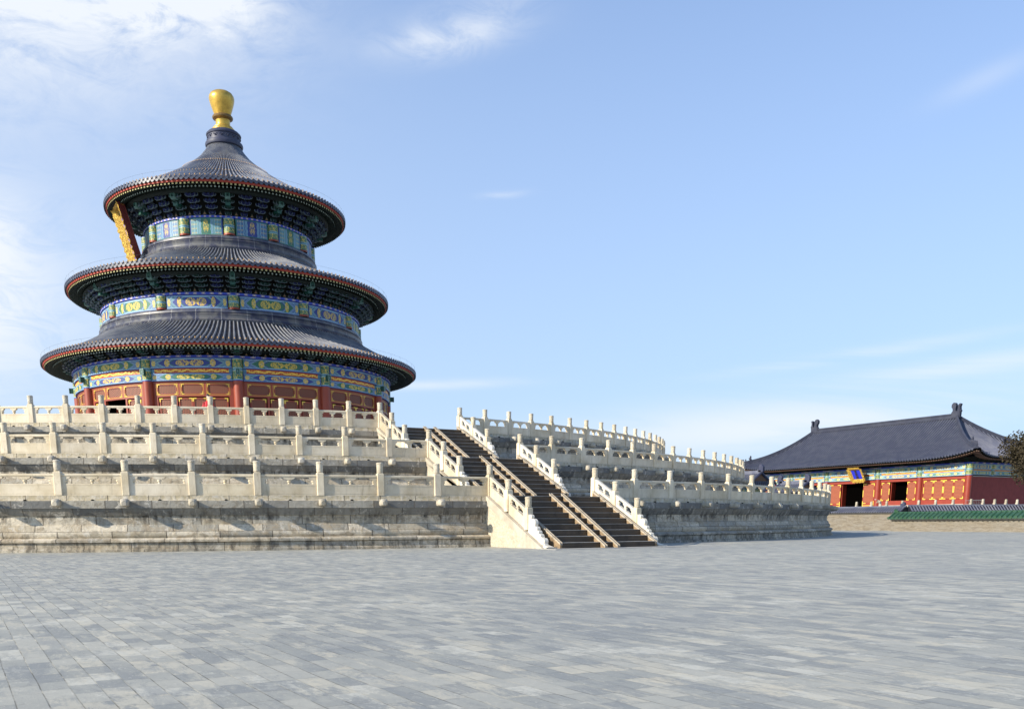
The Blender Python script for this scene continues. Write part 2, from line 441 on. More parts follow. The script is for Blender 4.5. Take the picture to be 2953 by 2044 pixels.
def f_wood(base, hi):
    def f(t):
        x, y, z = t.sep(t.gen()); n = t.noise(t.xyz(x*5, y*.8, z*30), 1.0, 5, .6); n2 = t.noise(t.xyz(x, y, z), 1.7, 4, .6)
        b = t.white(t.xyz((y*.9).floor(), (z*5).floor(), 0))
        c = t.mix(t.ramp(n, .35, .7), c4(base), c4(hi)); return t.mix(t.ramp(n2, .5, .7)*.6, c, c4([q*.5 for q in base]))
    return f
M['wood_dark'] = mat('dark_step_board', f_wood((.040, .027, .016), (.100, .066, .036)), rough=.6)
M['wood_nose'] = mat('sunlit_step_nosing', f_wood((.30, .28, .25), (.42, .40, .36)), rough=.55)  # pale colour paints the sunlit edges of the treads
M['wood_light'] = mat('worn_ramp_board', f_wood((.33, .275, .20), (.45, .385, .29)), rough=.7)
M['wood_side'] = mat('ramp_side_board', f_wood((.20, .135, .07), (.32, .225, .13)), rough=.7)
def f_plaster(t):
    o = t.gen(); n = t.noise(o, 2.0, 6, .7); f2 = t.noise(o, 13, 6, .75)
    c = t.mix(t.ramp(n, .4, .7), (.54, .475, .36, 1), (.45, .39, .29, 1)); c = t.mix(t.ramp(f2, .54, .62)*.7, c, (.70, .63, .50, 1)); c = t.mix(t.ramp(f2, .46, .38)*.6, c, (.36, .30, .21, 1))
    return c, f2, .05
M['plaster'] = mat('rough_render', f_plaster, rough=.9)
def f_brickwall(t):
    u, v = t.uv()
    hb = .075; row = (v/hb).floor(); ux = u/.30 + t.white(t.xyz(row, 1.0, 0))
    b = t.white(t.xyz(ux.floor(), row, 0)); P = t.xyz(u, v, 0)
    n = t.noise(t.xyz(u, v*2.5, 0), .9, 6, .65); n2 = t.noise(P, 5, 6, .7)
    c = t.mix(b, (.225, .195, .15, 1), (.29, .255, .20, 1)); c = t.mix(t.ramp(n, .4, .62)*.7, c, (.27, .25, .215, 1))
    c = t.mix(t.ramp(n2, .60, .72)*.6, c, (.40, .36, .29, 1)); c = t.mix(t.ramp(n2, .42, .30)*.6, c, (.17, .13, .10, 1))
    j = ((v/hb).fract().lt(.14)).max(ux.fract().lt(.045))
    c = t.mix(t.ramp(t.noise(t.xyz(u*.6, v*3.0, 3.0), 2.0, 8, .75, .4), .48, .58)*.6, c, (.16, .135, .10, 1))
    return t.mix(j*.5, c, (.13, .11, .08, 1)), n2-j*.6, .02
M['brick'] = mat('old_tan_brick', f_brickwall, rough=.9, spec=.2)
M['stone_base'] = mat('grey_base_stone', f_marble((.42, .40, .36), (.30, .28, .25), .8), rough=.8)
M['bark'] = mat('bark', f_marble((.10, .075, .055), (.06, .045, .035), .8), rough=.95)
def f_leaf(a, b):
    def f(t): return t.mix(t.noise(t.gen(), 3.0, 3, .6), c4(a), c4(b))
    return f
M['leaf'] = mat('cypress_foliage', f_leaf((.034, .030, .018), (.075, .060, .038)), rough=.9, spec=.1)
M['leaf_g'] = mat('green_foliage', f_leaf((.04, .07, .03), (.09, .12, .05)), rough=.9, spec=.1)
M['plaque_blue'] = mat('plaque_blue', color=(.02, .035, .60), rough=.4)
M['plaque_text'] = mat('dark_reflecting_gilt', color=(.10, .075, .03), rough=.4, metal=.5)  # the gold's dark reflection is put into the letter colour
M['white_paint'] = mat('white_paint', color=(.80, .80, .78), rough=.5)
M['metal'] = mat('grey_metal', color=(.35, .36, .37), rough=.4, metal=.6)
M['coat_red'] = mat('red_padded_coat', color=(.62, .02, .03), rough=.6)
M['coat_beige'] = mat('beige_coat', color=(.48, .42, .34), rough=.7)
M['trouser'] = mat('dark_trousers', color=(.03, .03, .045), rough=.8)
M['skin'] = mat('skin', color=(.55, .33, .23), rough=.5)
M['hair'] = mat('black_hair', color=(.015, .012, .010), rough=.5)
M['hat_white'] = mat('white_cap', color=(.75, .74, .72), rough=.7)
M['shoe'] = mat('shoe', color=(.02, .02, .02), rough=.5)
M['wire'] = mat('lightning_wire', color=(.12, .14, .18), rough=.6)


# ------------------------------------------------------------------ mesh builder
class MB:
    def __init__(s): s.v = []; s.f = []; s.uv = []; s.mi = []
    def add(s, vs, fs, mi=0, uvs=None):
        o = len(s.v); s.v.extend(tuple(v) for v in vs)
        for k, f in enumerate(fs):
            s.f.append(tuple(o+i for i in f)); s.mi.append(mi)
            s.uv.append(uvs[k] if uvs else [(0, 0)]*len(f))
    def box(s, x0, x1, y0, y1, z0, z1, mi=0, uvf=None):
        vs = [(x0, y0, z0), (x1, y0, z0), (x1, y1, z0), (x0, y1, z0), (x0, y0, z1), (x1, y0, z1), (x1, y1, z1), (x0, y1, z1)]
        fs = [(0, 3, 2, 1), (4, 5, 6, 7), (0, 1, 5, 4), (1, 2, 6, 5), (2, 3, 7, 6), (3, 0, 4, 7)]
        X, Y, Z = x1-x0, y1-y0, z1-z0
        uvs = [[(0, 0), (0, Y), (X, Y), (X, 0)], [(0, 0), (X, 0), (X, Y), (0, Y)], [(0, 0), (X, 0), (X, Z), (0, Z)], [(0, 0), (Y, 0), (Y, Z), (0, Z)], [(0, 0), (X, 0), (X, Z), (0, Z)], [(0, 0), (Y, 0), (Y, Z), (0, Z)]]
        if uvf == 1: uvs = [[(a/max(1e-6, max(q[0] for q in u)), b/max(1e-6, max(q[1] for q in u))) for a, b in u] for u in uvs]
        s.add(vs, fs, mi, uvs)
    def cbox(s, x0, x1, y0, y1, z0, z1, c, mi=0):      # box chamfered on vertical edges and top
        def ring(d, z): return [(x0+d+c, y0+d, z), (x1-d-c, y0+d, z), (x1-d, y0+d+c, z), (x1-d, y1-d-c, z), (x1-d-c, y1-d, z), (x0+d+c, y1-d, z), (x0+d, y1-d-c, z), (x0+d, y0+d+c, z)]
        s.loft([ring(0, z0), ring(0, z1-c), ring(c, z1)], mi)
    def loft(s, rings, mi=0, cap=True, closed=True, uvm=False):
        n = len(rings[0]); vs = [p for r in rings for p in r]; fs = []; uvs = []
        m = n if closed else n-1
        for i in range(len(rings)-1):
            for j in range(m):
                k = (j+1) % n
                fs.append((i*n+j, i*n+k, (i+1)*n+k, (i+1)*n+j))
                uvs.append([(j/m, i/(len(rings)-1)), ((j+1)/m, i/(len(rings)-1)), ((j+1)/m, (i+1)/(len(rings)-1)), (j/m, (i+1)/(len(rings)-1))])
        if cap and closed:
            fs.append(tuple(reversed(range(n)))); uvs.append([(0, 0)]*n)
            fs.append(tuple((len(rings)-1)*n+j for j in range(n))); uvs.append([(0, 0)]*n)
        s.add(vs, fs, mi, uvs)
    def lathe(s, prof, n=24, c=(0, 0, 0), mi=0, cap=True, a0=0, a1=2*PI):
        full = abs(a1-a0-2*PI) < 1e-6; m = n if full else n+1
        rings = [[(c[0]+r*math.cos(a0+(a1-a0)*j/n), c[1]+r*math.sin(a0+(a1-a0)*j/n), c[2]+z) for j in range(m)] for r, z in prof]
        s.loft(rings, mi, cap and full, full)
    def poly(s, pts, y0, y1, mi=0):           # xz polygon extruded along y
        n = len(pts)
        vs = [(x, y0, z) for x, z in pts]+[(x, y1, z) for x, z in pts]
        fs = [tuple(range(n)), tuple(reversed(range(n, 2*n)))]+[(i, i+n, (i+1) % n+n, (i+1) % n) for i in range(n)]
        s.add(vs, fs, mi)
    def tube(s, pts, r, n=6, mi=0, closed=False):
        rings = []
        P = [Vector(p) for p in pts]
        for i, p in enumerate(P):
            if closed: d = P[(i+1) % len(P)]-P[i-1]
            else: d = (P[min(i+1, len(P)-1)]-P[max(i-1, 0)])
            d.normalize(); a = d.cross(Vector((0, 0, 1)))
            if a.length < 1e-3: a = Vector((1, 0, 0))
            a.normalize(); b = d.cross(a)
            rr = r[i] if isinstance(r, (list, tuple)) else r
            rings.append([tuple(p+a*rr*math.cos(2*PI*j/n)+b*rr*math.sin(2*PI*j/n)) for j in range(n)])
        if closed: rings.append(rings[0])
        s.loft(rings, mi, not closed)
    # pieces of a ring about the z axis
    def arc(s, a0, a1, z0, z1, r0, r1, n=4, mi=0, uvm=False, rt=None):
        """curved box; outer face uv 0..1 (or metres)"""
        rt = r1 if rt is None else rt          # outer radius at top
        vs = []
        for i in range(n+1):
            a = a0+(a1-a0)*i/n; c, q = math.cos(a), math.sin(a)
            vs += [(r0*c, r0*q, z0), (r1*c, r1*q, z0), (rt*c, rt*q, z1), (r0*c, r0*q, z1)]
        fs = []; uvs = []
        W = (a1-a0)*r1; H = z1-z0
        for i in range(n):
            b = i*4; e = b+4; u0, u1 = i/n, (i+1)/n; vv = (0, 1)
            if uvm: u0, u1 = u0*W, u1*W; vv = (0, H)
            fs.append((b+1, e+1, e+2, b+2)); uvs.append([(u0, vv[0]), (u1, vv[0]), (u1, vv[1]), (u0, vv[1])])
            fs += [(b+2, e+2, e+3, b+3), (b+3, e+3, e, b), (b, e, e+1, b+1)]; uvs += [[(0, 0)]*4]*3
        fs += [(0, 1, 2, 3), (n*4+3, n*4+2, n*4+1, n*4)]; uvs += [[(0, 0)]*4]*2
        s.add(vs, fs, mi, uvs)
    def build(s, name, mats, parent=None, org=None, smooth=False, loc=None, rz=0):
        o = org if org is not None else (worg(parent) if parent else (0, 0, 0))
        me = bpy.data.meshes.new(name)
        me.from_pydata([(x-o[0], y-o[1], z-o[2]) for x, y, z in s.v], [], s.f)
        uvl = me.uv_layers.new(name='UVMap')
        flat = [c for f in s.uv for p in f for c in p]
        uvl.data.foreach_set('uv', flat)
        for m_ in (mats if isinstance(mats, (list, tuple)) else [mats]): me.materials.append(M[m_])
        me.polygons.foreach_set('material_index', s.mi)
        if smooth:
            me.polygons.foreach_set('use_smooth', [True]*len(me.polygons)); me.set_sharp_from_angle(angle=rad(38))
        me.update()
        ob = bpy.data.objects.new(name, me); COL.objects.link(ob)
        if parent: ob.parent = parent
        if loc: ob.location = loc
        ob.rotation_euler = (0, 0, rz)
        return ob

def worg(o):
    v = Vector((0, 0, 0))
    while o is not None: v += o.location; o = o.parent
    return v

def tag(o, label, cat, group=None):
    o['label'] = label; o['category'] = cat
    if group: o['group'] = group
    return o
def thing(name, label, cat, loc=(0, 0, 0), rz=0, group=None):
    o = bpy.data.objects.new(name, None); COL.objects.link(o); o.location = loc; o.rotation_euler = (0, 0, rz); o.empty_display_size = .5
    return tag(o, label, cat, group)
def clone(o, parent, loc=None, rz=None):
    c = o.copy(); COL.objects.link(c); c.parent = parent
    if loc is not None: c.location = loc
    if rz is not None: c.rotation_euler = (0, 0, rz)
    for ch in o.children: clone(ch, c)
    return c
def polar(r, a, z=0.0): return (r*math.cos(a), r*math.sin(a), z)

# ------------------------------------------------------------------ ground
g = MB()
g.add([(-600, -600, -.06), (700, -600, -.06), (700, 800, -.06), (-600, 800, -.06)], [(0, 1, 2, 3)])
go = g.build('plaza_pavement', 'ground'); go['kind'] = 'structure'

# ------------------------------------------------------------------ terraces
TIERS = [dict(R=45.0, z0=0.0, z1=1.883, w=2.53, d=.0497, e=.0498, n='lowest', wn='bottom'),
         dict(R=39.307, z0=1.883, z1=3.691, w=2.36, d=.0491, e=.0477, n='middle', wn='middle'),
         dict(R=33.629, z0=3.691, z1=5.449, w=2.22, d=.0478, e=.0467, n='top', wn='top')]
PROF = [(.45, -.10), (.45, .03), (.36, .05), (.36, .24), (.34, .255), (.43, .275), (.43, .345), (.34, .40), (.20, .42), (.24, .47), (.265, .56), (.24, .63), (.19, .655), (.15, .74), (.11, .85), (.04, .87), (.04, 1.17),
        (.09, 1.19), (.11, 1.24), (.16, 1.33), (.20, 1.41), (.20, 1.435), (.245, 1.44), (.245, 1.695), (.20, 1.705), (.17, 1.75), (.17, 1.875), (.15, 1.883)]
NOTE = None
proto_posts = {}
def spout_mesh():
    m = MB()
    secs = [(0, .11, .11, 0), (.16, .11, .115, 0), (.26, .135, .135, .01), (.36, .14, .135, .015), (.43, .12, .105, 0), (.48, .075, .07, -.02)]
    rings = []
    for y, hw, hh, dz in secs:
        ring = []
        for j in range(12):
            a = 2*PI*j/12; ca, sa = math.cos(a), math.sin(a)
            ring.append((y, hw*math.copysign(abs(ca)**.6, ca), dz+hh*math.copysign(abs(sa)**.6, sa)))
        rings.append(ring)
    m.loft(rings)
    for s in (-1, 1):
        m.lathe([(.001, -.045), (.035, -.02), (.04, .01), (.001, .04)], 8, (.34, s*.09, .115))   # brow
        m.lathe([(.001, -.04), (.03, 0), (.001, .05)], 6, (.23, s*.125, .10))                      # ear
    m.lathe([(.001, -.03), (.05, 0), (.001, .03)], 8, (.44, 0, .06))
    return m
for k, t in enumerate(TIERS):
    R, z0, z1 = t['R'], t['z0'], t['z1']; h = z1-z0
    lab = ['lowest and widest weathered stone tier of the round terrace, standing on the grey paving',
           'middle weathered stone tier of the round terrace, set back on the lowest one',
           'top and smallest weathered stone tier of the round terrace, carrying the round hall'][k]
    th = thing('stone_terrace', lab, 'terrace', (0, 0, z0), group='stacked round terrace tiers')
    m = MB(); n = 360
    rings = []
    for r, z in PROF:
        rings.append([(math.cos(2*PI*j/n)*(R-.05+r), math.sin(2*PI*j/n)*(R-.05+r), z0+z*h/1.883) for j in range(n)])
    vs = [p for r_ in rings for p in r_]; fs = []; uvs = []
    for i in range(len(PROF)-1):
        for j in range(n):
            kk = (j+1) % n
            fs.append((i*n+j, i*n+kk, (i+1)*n+kk, (i+1)*n+j))
            u0, u1 = 2*PI*R*j/n, 2*PI*R*(j+1)/n; v0, v1 = PROF[i][1], PROF[i+1][1]
            uvs.append([(u0+k*3, v0), (u1+k*3, v0), (u1+k*3, v1), (u0+k*3, v1)])
    m.add(vs, fs, 0, uvs)
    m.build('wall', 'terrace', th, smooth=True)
    dk = MB(); rin = [38.0, 32.0, 0.05][k]
    dk.loft([[(math.cos(2*PI*j/180)*rr, math.sin(2*PI*j/180)*rr, z1) for j in range(180)] for rr in (R+.11, rin)], 0, False)
    dk.build('deck', 'deck', th)
    # spouts below every post
    sp = None; a0 = math.asin(t['w']/R)
    zsp = z0+1.61*h/1.883
    t['az'] = {}
    for s in (-1, 1):
        ang = [a0+t['e']+t['d']*i for i in range(0, 24)]
        t['az'][s] = [s*a0]+[s*a for a in ang]
        for a in ang[:(22 if s < 0 else 19)]:
            p = polar(R+.16, s*a, zsp)
            if sp is None: sp = spout_mesh().build('water_spout', 'spout', th, org=(0, 0, 0), smooth=True); sp.location = (p[0], p[1], p[2]-z0); sp.rotation_euler = (0, 0, s*a); sp['label'] = 'carved beast head water spout'
            else: clone(sp, th, (p[0], p[1], p[2]-z0), s*a)
    # small black plugs between the spouts, painted as the dark of drain holes
    dm = MB()
    for s in (-1, 1):
        for i in range(1, 18):
            a = s*(a0+t['e']+t['d']*(i-.5)); c_, q_ = math.cos(a), math.sin(a)
            zc = z0+1.700*h/1.883; rr = R+.21
            for (dy_, dz_) in ((.0, .0),):
                pts = [(-.055, 0), (.055, 0), (.04, .035), (0, .05), (-.04, .035)]
                vs = [(c_*(rr-.18)-q_*x, q_*(rr-.18)+c_*x, zc+z+.004) for x, z in pts]+[(c_*(rr-.02)-q_*x, q_*(rr-.02)+c_*x, zc+z*.8+.004) for x, z in pts]
                dm.add(vs, [(5, 6, 7, 8, 9), (0, 1, 6, 5), (1, 2, 7, 6), (2, 3, 8, 7), (3, 4, 9, 8), (4, 0, 5, 9)])
    dob = dm.build('drain_dark_plugs', 'black', th); 

# ------------------------------------------------------------------ balustrades
HW = .128
def post_mb():
    m = MB(); m.cbox(-HW, HW, -HW, HW, 0, .80, .018); m.cbox(-HW+.03, HW-.03, -HW+.03, HW-.03, .80, .83, .01)
    return m
def head_mb():
    m = MB(); m.lathe([(.085, .83), (.115, .835), (.122, .85), (.122, .868), (.112, .878), (.116, .90), (.120, 1.0), (.120, 1.10), (.116, 1.125), (.128, 1.135), (.130, 1.165), (.122, 1.18), (.095, 1.197), (.04, 1.203)], 18, (0, 0, 0), 0)
    return m
def add_post(parent, p, rz):
    if 'post' not in proto_posts:
        o = post_mb().build('post', 'marble', parent, org=(0, 0, 0)); h_ = head_mb().build('post_head', 'carved', o, org=(0, 0, 0), smooth=True)
        proto_posts['post'] = o
        o.location = p; o.rotation_euler = (0, 0, rz); return o
    return clone(proto_posts['post'], parent, p, rz)
def vase(m, x, y, z0, h, r, a0=0, a1=2*PI):
    m.lathe([(r*.62, z0), (r*.75, z0+.08*h), (r*.62, z0+.2*h), (r*.55, z0+.30*h), (r*.85, z0+.48*h), (r, z0+.66*h), (r*.92, z0+.82*h), (r*.65, z0+.92*h), (r*.7, z0+h)], 12, (x, y, 0), 0)
def panel_mb(L, slope=0.0, H=.735):
    """x 0..L; local z sheared by slope"""
    m = MB(); th = .07
    lo = .40
    m.box(0, L, -th, th, .0, lo)
    m.box(.06, L-.06, -th-.006, th+.006, .06, .075); m.box(.06, L-.06, -th-.006, th+.006, .345, .36)      # carved border lines
    sw = .13
    m.box(0, sw, -th+.002, th-.002, lo, .64); m.box(L-sw, L, -th+.002, th-.002, lo, .64)
    # top rail with rounded section
    sec = [(-.075, .645), (-.082, .665), (-.082, .71), (-.06, .735), (.06, .735), (.082, .71), (.082, .665), (.075, .645)]
    m.loft([[(x, a, b) for a, b in sec] for x in (0, L)])
    cl = [(-.20, .65), (-.205, .62), (-.185, .585), (-.15, .57), (-.125, .575), (-.105, .555), (-.095, .545), (.095, .545), (.105, .555), (.125, .575), (.15, .57), (.185, .585), (.205, .62), (.20, .65)]
    k = min(1, L/2.0)
    m.poly([(L/2+x*k, z) for x, z in cl], -.066, .066)
    vase(m, L/2, 0, lo-.003, .15, .078)
    half = [(0, .65), (0, .545), (.06, .545), (.075, .555), (.095, .575), (.12, .57), (.155, .585), (.175, .62), (.17, .65)]
    m.poly([(sw-.004+x*k*.9, z) for x, z in half], -.064, .064)
    m.poly([(L-sw+.004-x*k*.9, z) for x, z in half][::-1], -.064, .064)
    vase(m, sw+.01, 0, lo-.003, .15, .07); vase(m, L-sw-.01, 0, lo-.003, .15, .07)
    if slope: m.v = [(x, y, z+slope*x) for x, y, z in m.v]
    return m
pan_cache = {}
def add_panel(parent, p, q, org, slope=0.0, mt='marble'):
    """panel between post centres p and q (world)"""
    d = Vector(q[:2])-Vector(p[:2]); L = d.length-2*HW+.01; a = math.atan2(d.y, d.x)
    key = (round(L, 2), round(slope, 3), mt)
    loc = (p[0]+math.cos(a)*(HW-.005)-org[0], p[1]+math.sin(a)*(HW-.005)-org[1], p[2]+slope*HW-org[2])
    if key not in pan_cache:
        o = panel_mb(L, slope).build('rail_panel', mt, parent, org=(0, 0, 0)); o.location = loc; o.rotation_euler = (0, 0, a); pan_cache[key] = o; return o
    return clone(pan_cache[key], parent, loc, a)
for k, t in enumerate(TIERS):
    for s in (-1, 1):
        az = t['az'][s][1:]
        n = ([11, 13, 15] if s < 0 else [17, 18, 19])[k]
        org = polar(t['R'], az[0], t['z1'])
        side = 'left' if s < 0 else 'right'
        lab = f"white marble balustrade along the {['lowest', 'middle', 'top'][k]} terrace edge, {side} of the stairs"
        th = thing('marble_balustrade', lab, 'balustrade', org, group='balustrades round the terrace edges')
        prev = polar(t['R'], t['az'][s][0], t['z1'])
        for i in range(n):
            p = polar(t['R'], az[i], t['z1'])
            add_post(th, (p[0]-org[0], p[1]-org[1], 0), az[i])
            a, b = (prev, p) if s > 0 else (p, prev)
            add_panel(th, a, b, org)
            prev = p

# ------------------------------------------------------------------ staircases
SL = -.478
for k, t in enumerate(TIERS):
    w, z0, z1 = t['w'], (t['z0'] if k else -.06), t['z1']; h = z1-z0
    xr = math.sqrt(t['R']**2-w**2)
    ord_ = ['lowest', 'middle', 'top'][k]
    st = thing('stone_staircase', f"{ord_} flight of dark boarded steps, " + ['its foot on the grey paving', 'rising from the lowest terrace', 'reaching the top terrace'][k], 'staircase', (xr+4.4, 0, z0), group='flights of the terrace stairs')
    xb = xr+4.48; tr = .445; rs = h/9; ws = w-.42
    for i in range(9):
        m = MB()
        x1 = xb-tr*i; x0 = x1-tr if i < 8 else xr+.10
        za, zb = z0+rs*i, z0+rs*(i+1)
        m.box(x0-.02, x1, -ws, ws, (za if i == 0 else za-.03), zb-.014, 0)
        m.box(x0, x1+.018, -ws+.004, ws-.004, zb-.014, zb-(0 if i < 8 else -.004), 1)  # pale sheet drawn as the sunlit nosing line
        m.build('step', ['wood_dark', 'wood_nose'], st)
    # two plank ramps with side boards down the middle, and one along each wall
    a_top = (xr+.92, z1+.0); a_bot = (xb+.0, z0+rs+.0); dz = (a_bot[1]-a_top[1])/(a_bot[0]-a_top[0])
    for yc, hw_ in ((-.20, .062), (.37, .062), (ws+.06, .055), (-ws-.06, .055)):
        m = MB()
        side = hw_ < .06
        def pr(x, o): return (x, a_top[1]+(x-a_top[0])*dz+o-(.05 if hw_ < .06 else 0))
        xa, xe = (xr+.78, xb+.34)
        if side: xe = xb+.02; xa = xr+.40
        m.poly([pr(xa, .035), pr(xe, .035), pr(xe, -.02), pr(xa, -.02)], yc-hw_, yc+hw_, 0)
        m.poly([pr(xa, .055), pr(xe, .055), pr(xe, .03), pr(xa, .03)], yc-hw_-.004, yc-hw_+.022, 0)
        m.poly([pr(xa, .055), pr(xe, .055), pr(xe, .03), pr(xa, .03)], yc+hw_-.022, yc+hw_+.004, 0)
        # boxed sides reaching down to the treads
        m.poly([pr(xa, -.02), pr(xe, -.02), (xe-.02, z0), (xe-.62, z0), pr(xa, -.30)], yc-hw_+.01, yc+hw_-.01, 1)
        if not side: m.v = [(x, y-(x-xa)*.052, z) for x, y, z in m.v]
        m.build('plank_ramp', ['wood_light', 'wood_side'], st)
    # sloping side walls that carry the rails
    for s in (-1, 1):
        m = MB()
        xs = xr+.10; zt = z1+.01; xf = xr+4.32
        sl = SL
        def L_(x, o=0): return (x, zt+(x-xs)*sl+o)
        yi, yo = w-.23, w+.235
        ya, yb = sorted((s*yi, s*yo))
        m.poly([L_(xs), L_(xf-.12), (xf+.12, z0+.06), (xf+.12, z0), L_(xf-.40, -.22), L_(xs, -.22)], ya, yb, 0)
        ya, yb = sorted((s*yi, s*(yo-.012)))
        m.poly([L_(xs, -.22), L_(xs+3.55, -.22), L_(xs+3.55, -.34), L_(xs, -.34)], ya, yb, 0)
        ya, yb = sorted((s*(yi+.01), s*(yo-.035)))
        x_end = xs+(.34-(zt-z0))/sl
        ya, yb = sorted((s*(yi+.01), s*(yo-.05)))
        m.poly([(xs-.1, zt-.3), L_(xs, -.30), L_(x_end-.75, -.30), (x_end-.75, z0), (xs-.1, z0)], ya, yb, 1)
        ya, yb = sorted((s*(yi+.012), s*(yo-.04)))
        m.poly([L_(x_end-.75, -.30), L_(x_end+.32, -.22), (x_end+.42, z0), (x_end-.75, z0)], ya, yb, 0)
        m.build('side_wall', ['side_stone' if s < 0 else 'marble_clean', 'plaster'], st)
        # rail
        org = (xr, s*w, z1)
        side = 'left' if s < 0 else 'right'
        bl = thing('stair_balustrade', f"sloping white marble rail on the {side} side of the {ord_} flight of steps", 'balustrade', org, group='sloping rails of the terrace stairs')
        px = [0, 1.42, 2.85]
        pz = [0.0, zt+(px[1]+xr-xs)*sl+.02-z1, zt+(px[2]+xr-xs)*sl+.02-z1]
        for i in range(3):
            add_post(bl, (px[i], 0, pz[i]-(.0 if i else 0)), 0)
            if i:                                   # stump that meets the slope
                pass
        for i in range(2):
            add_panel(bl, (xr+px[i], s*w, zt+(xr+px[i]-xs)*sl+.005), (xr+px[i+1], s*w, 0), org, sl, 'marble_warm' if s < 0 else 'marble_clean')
        # scroll stone
        m = MB()
        X = lambda q: xr+px[2]+q
        Zs = lambda q, o=0: zt+(X(q)-xs)*sl+o
        m.poly([(X(.10), Zs(.10)), (X(.10), Zs(.10, .66)), (X(.30), Zs(.30, .58)), (X(.50), Zs(.50, .46)), (X(.72), Zs(.72, .34)), (X(1.0), Zs(1.0, .25)), (X(1.22), Zs(1.22, .14)), (X(1.30), Zs(1.30, .0))], s*w-.075, s*w+.075)
        for n_, (q, o, r_) in enumerate(((.24, .60, .085), (.42, .46, .165), (.62, .345, .10), (.76, .285, .085), (.90, .225, .085), (1.10, .135, .13))):
            c_ = (X(q), s*w, Zs(q, o)); hw2 = .080+.004*n_
            ring = [[(c_[0]+(r_-e_)*math.cos(2*PI*j/20), c_[1]+yy, c_[2]+(r_-e_)*math.sin(2*PI*j/20)) for j in range(20)] for yy, e_ in ((-hw2, .02), (-hw2+.02, 0), (hw2-.02, 0), (hw2, .02))]
            m.loft(ring)
        m.poly([(X(1.18), Zs(1.18)), (X(1.22), Zs(1.22, .07)), (X(1.52), max(z0+.07, Zs(1.52, .06))), (X(1.60), z0), (X(1.2), z0)], s*w-.12, s*w+.12)
        m.build('scroll_stone', 'marble_clean', bl, smooth=True)

# paving slab in front of the stairs
m = MB(); m.box(49.0, 50.3, -3.0, 3.0, -.10, -.045); o = m.build('threshold_paving', 'stone_base'); o['kind'] = 'structure'

# ------------------------------------------------------------------ round hall
Z3 = 5.449
hall = thing('round_temple_hall', 'round triple-roofed hall with dark blue tiles and a golden finial, on the top terrace', 'temple', (0, 0, Z3))
m = MB(); m.lathe([(13.4, Z3), (13.4, Z3+.22), (13.3, Z3+.25), (.1, Z3+.25)], 96, cap=False); m.build('plinth', 'stone_base', hall, smooth=True)
m = MB(); m.lathe([(10.9, Z3+.2), (10.9, 13.75), (9.2, 14.6), (9.2, 18.4), (5.9, 19.6), (5.9, 24.8)], 72, cap=False); m.build('dark_core', 'black', hall)  # black core painted as the unlit inside of the hall
# finial
m = MB()
m.lathe([(.84, 29.95), (.86, 30.05), (.86, 30.14), (.78, 30.22), (.72, 30.24), (.71, 30.31), (.60, 30.38), (.53, 30.43), (.53, 30.80), (.55, 30.84)], 40, cap=False)
m.lathe([(.53, 30.80), (.64, 30.83), (.74, 30.89), (.77, 30.97), (.74, 31.05), (.66, 31.12), (.56, 31.17)], 40, cap=False, mi=1)
m.lathe([(.60, 31.15), (.66, 31.32), (.76, 31.60), (.86, 31.90), (.92, 32.13), (.935, 32.28), (.90, 32.44), (.80, 32.59), (.62, 32.70), (.36, 32.77), (.01, 32.80)], 40, cap=False)
m.build('finial', ['gold', 'ring_brown'], hall, smooth=True)
m = MB()
m.lathe([(1.30, 28.86), (1.37, 28.90), (1.41, 29.02), (1.38, 29.14), (1.28, 29.19), (1.22, 29.22), (1.20, 29.30), (1.22, 29.62), (1.28, 29.66), (1.30, 29.74), (1.27, 29.80), (1.18, 29.84), (1.14, 29.92), (1.02, 29.98), (.80, 30.02), (.6, 30.03)], 48, cap=False)
for j in range(16):           # scroll ornaments on the collar
    a = 2*PI*j/16
    for (da, dz_, r_) in ((0, 0, .075), (.10, .07, .05), (-.10, .07, .05)):
        p = polar(1.215, a+da, 29.45+dz_); m.lathe([(.001, -r_), (r_*.8, -r_*.5), (r_, 0), (r_*.8, r_*.5), (.001, r_)], 6, p)
m.build('finial_collar', 'tile_blue', hall, smooth=True)

ROOFS = [dict(nm='lower', prof=[(10.08, 14.56), (10.9, 14.05), (12.0, 13.48), (13.2, 12.98), (14.2, 12.60)], N=246, Re=14.2, ze=12.60),
         dict(nm='middle', prof=[(6.66, 20.10), (7.6, 19.58), (9.0, 18.98), (10.5, 18.44), (12.1, 17.92)], N=208, Re=12.1, ze=17.92),
         dict(nm='upper', prof=[(1.25, 28.90), (1.8, 28.16), (2.6, 27.48), (4.0, 26.52), (6.0, 25.36), (7.6, 24.62), (8.93, 24.02)], N=156, Re=8.93, ze=24.02)]
def resample(prof, n):
    # Catmull-like resample by arc length
    import bisect
    L = [0]
    for a, b in zip(prof, prof[1:]): L.append(L[-1]+math.hypot(b[0]-a[0], b[1]-a[1]))
    out = []
    for i in range(n+1):
        s_ = L[-1]*i/n; k = min(len(prof)-2, max(0, bisect.bisect_right(L, s_)-1)); f = (s_-L[k])/(L[k+1]-L[k])
        p0 = prof[max(k-1, 0)]; p1 = prof[k]; p2 = prof[k+1]; p3 = prof[min(k+2, len(prof)-1)]
        q = []
        for c_ in (0, 1):
            m1 = (p2[c_]-p0[c_])/2; m2 = (p3[c_]-p1[c_])/2
            q.append((2*f**3-3*f**2+1)*p1[c_]+(f**3-2*f**2+f)*m1+(-2*f**3+3*f**2)*p2[c_]+(f**3-f**2)*m2)
        out.append(tuple(q))
    return out
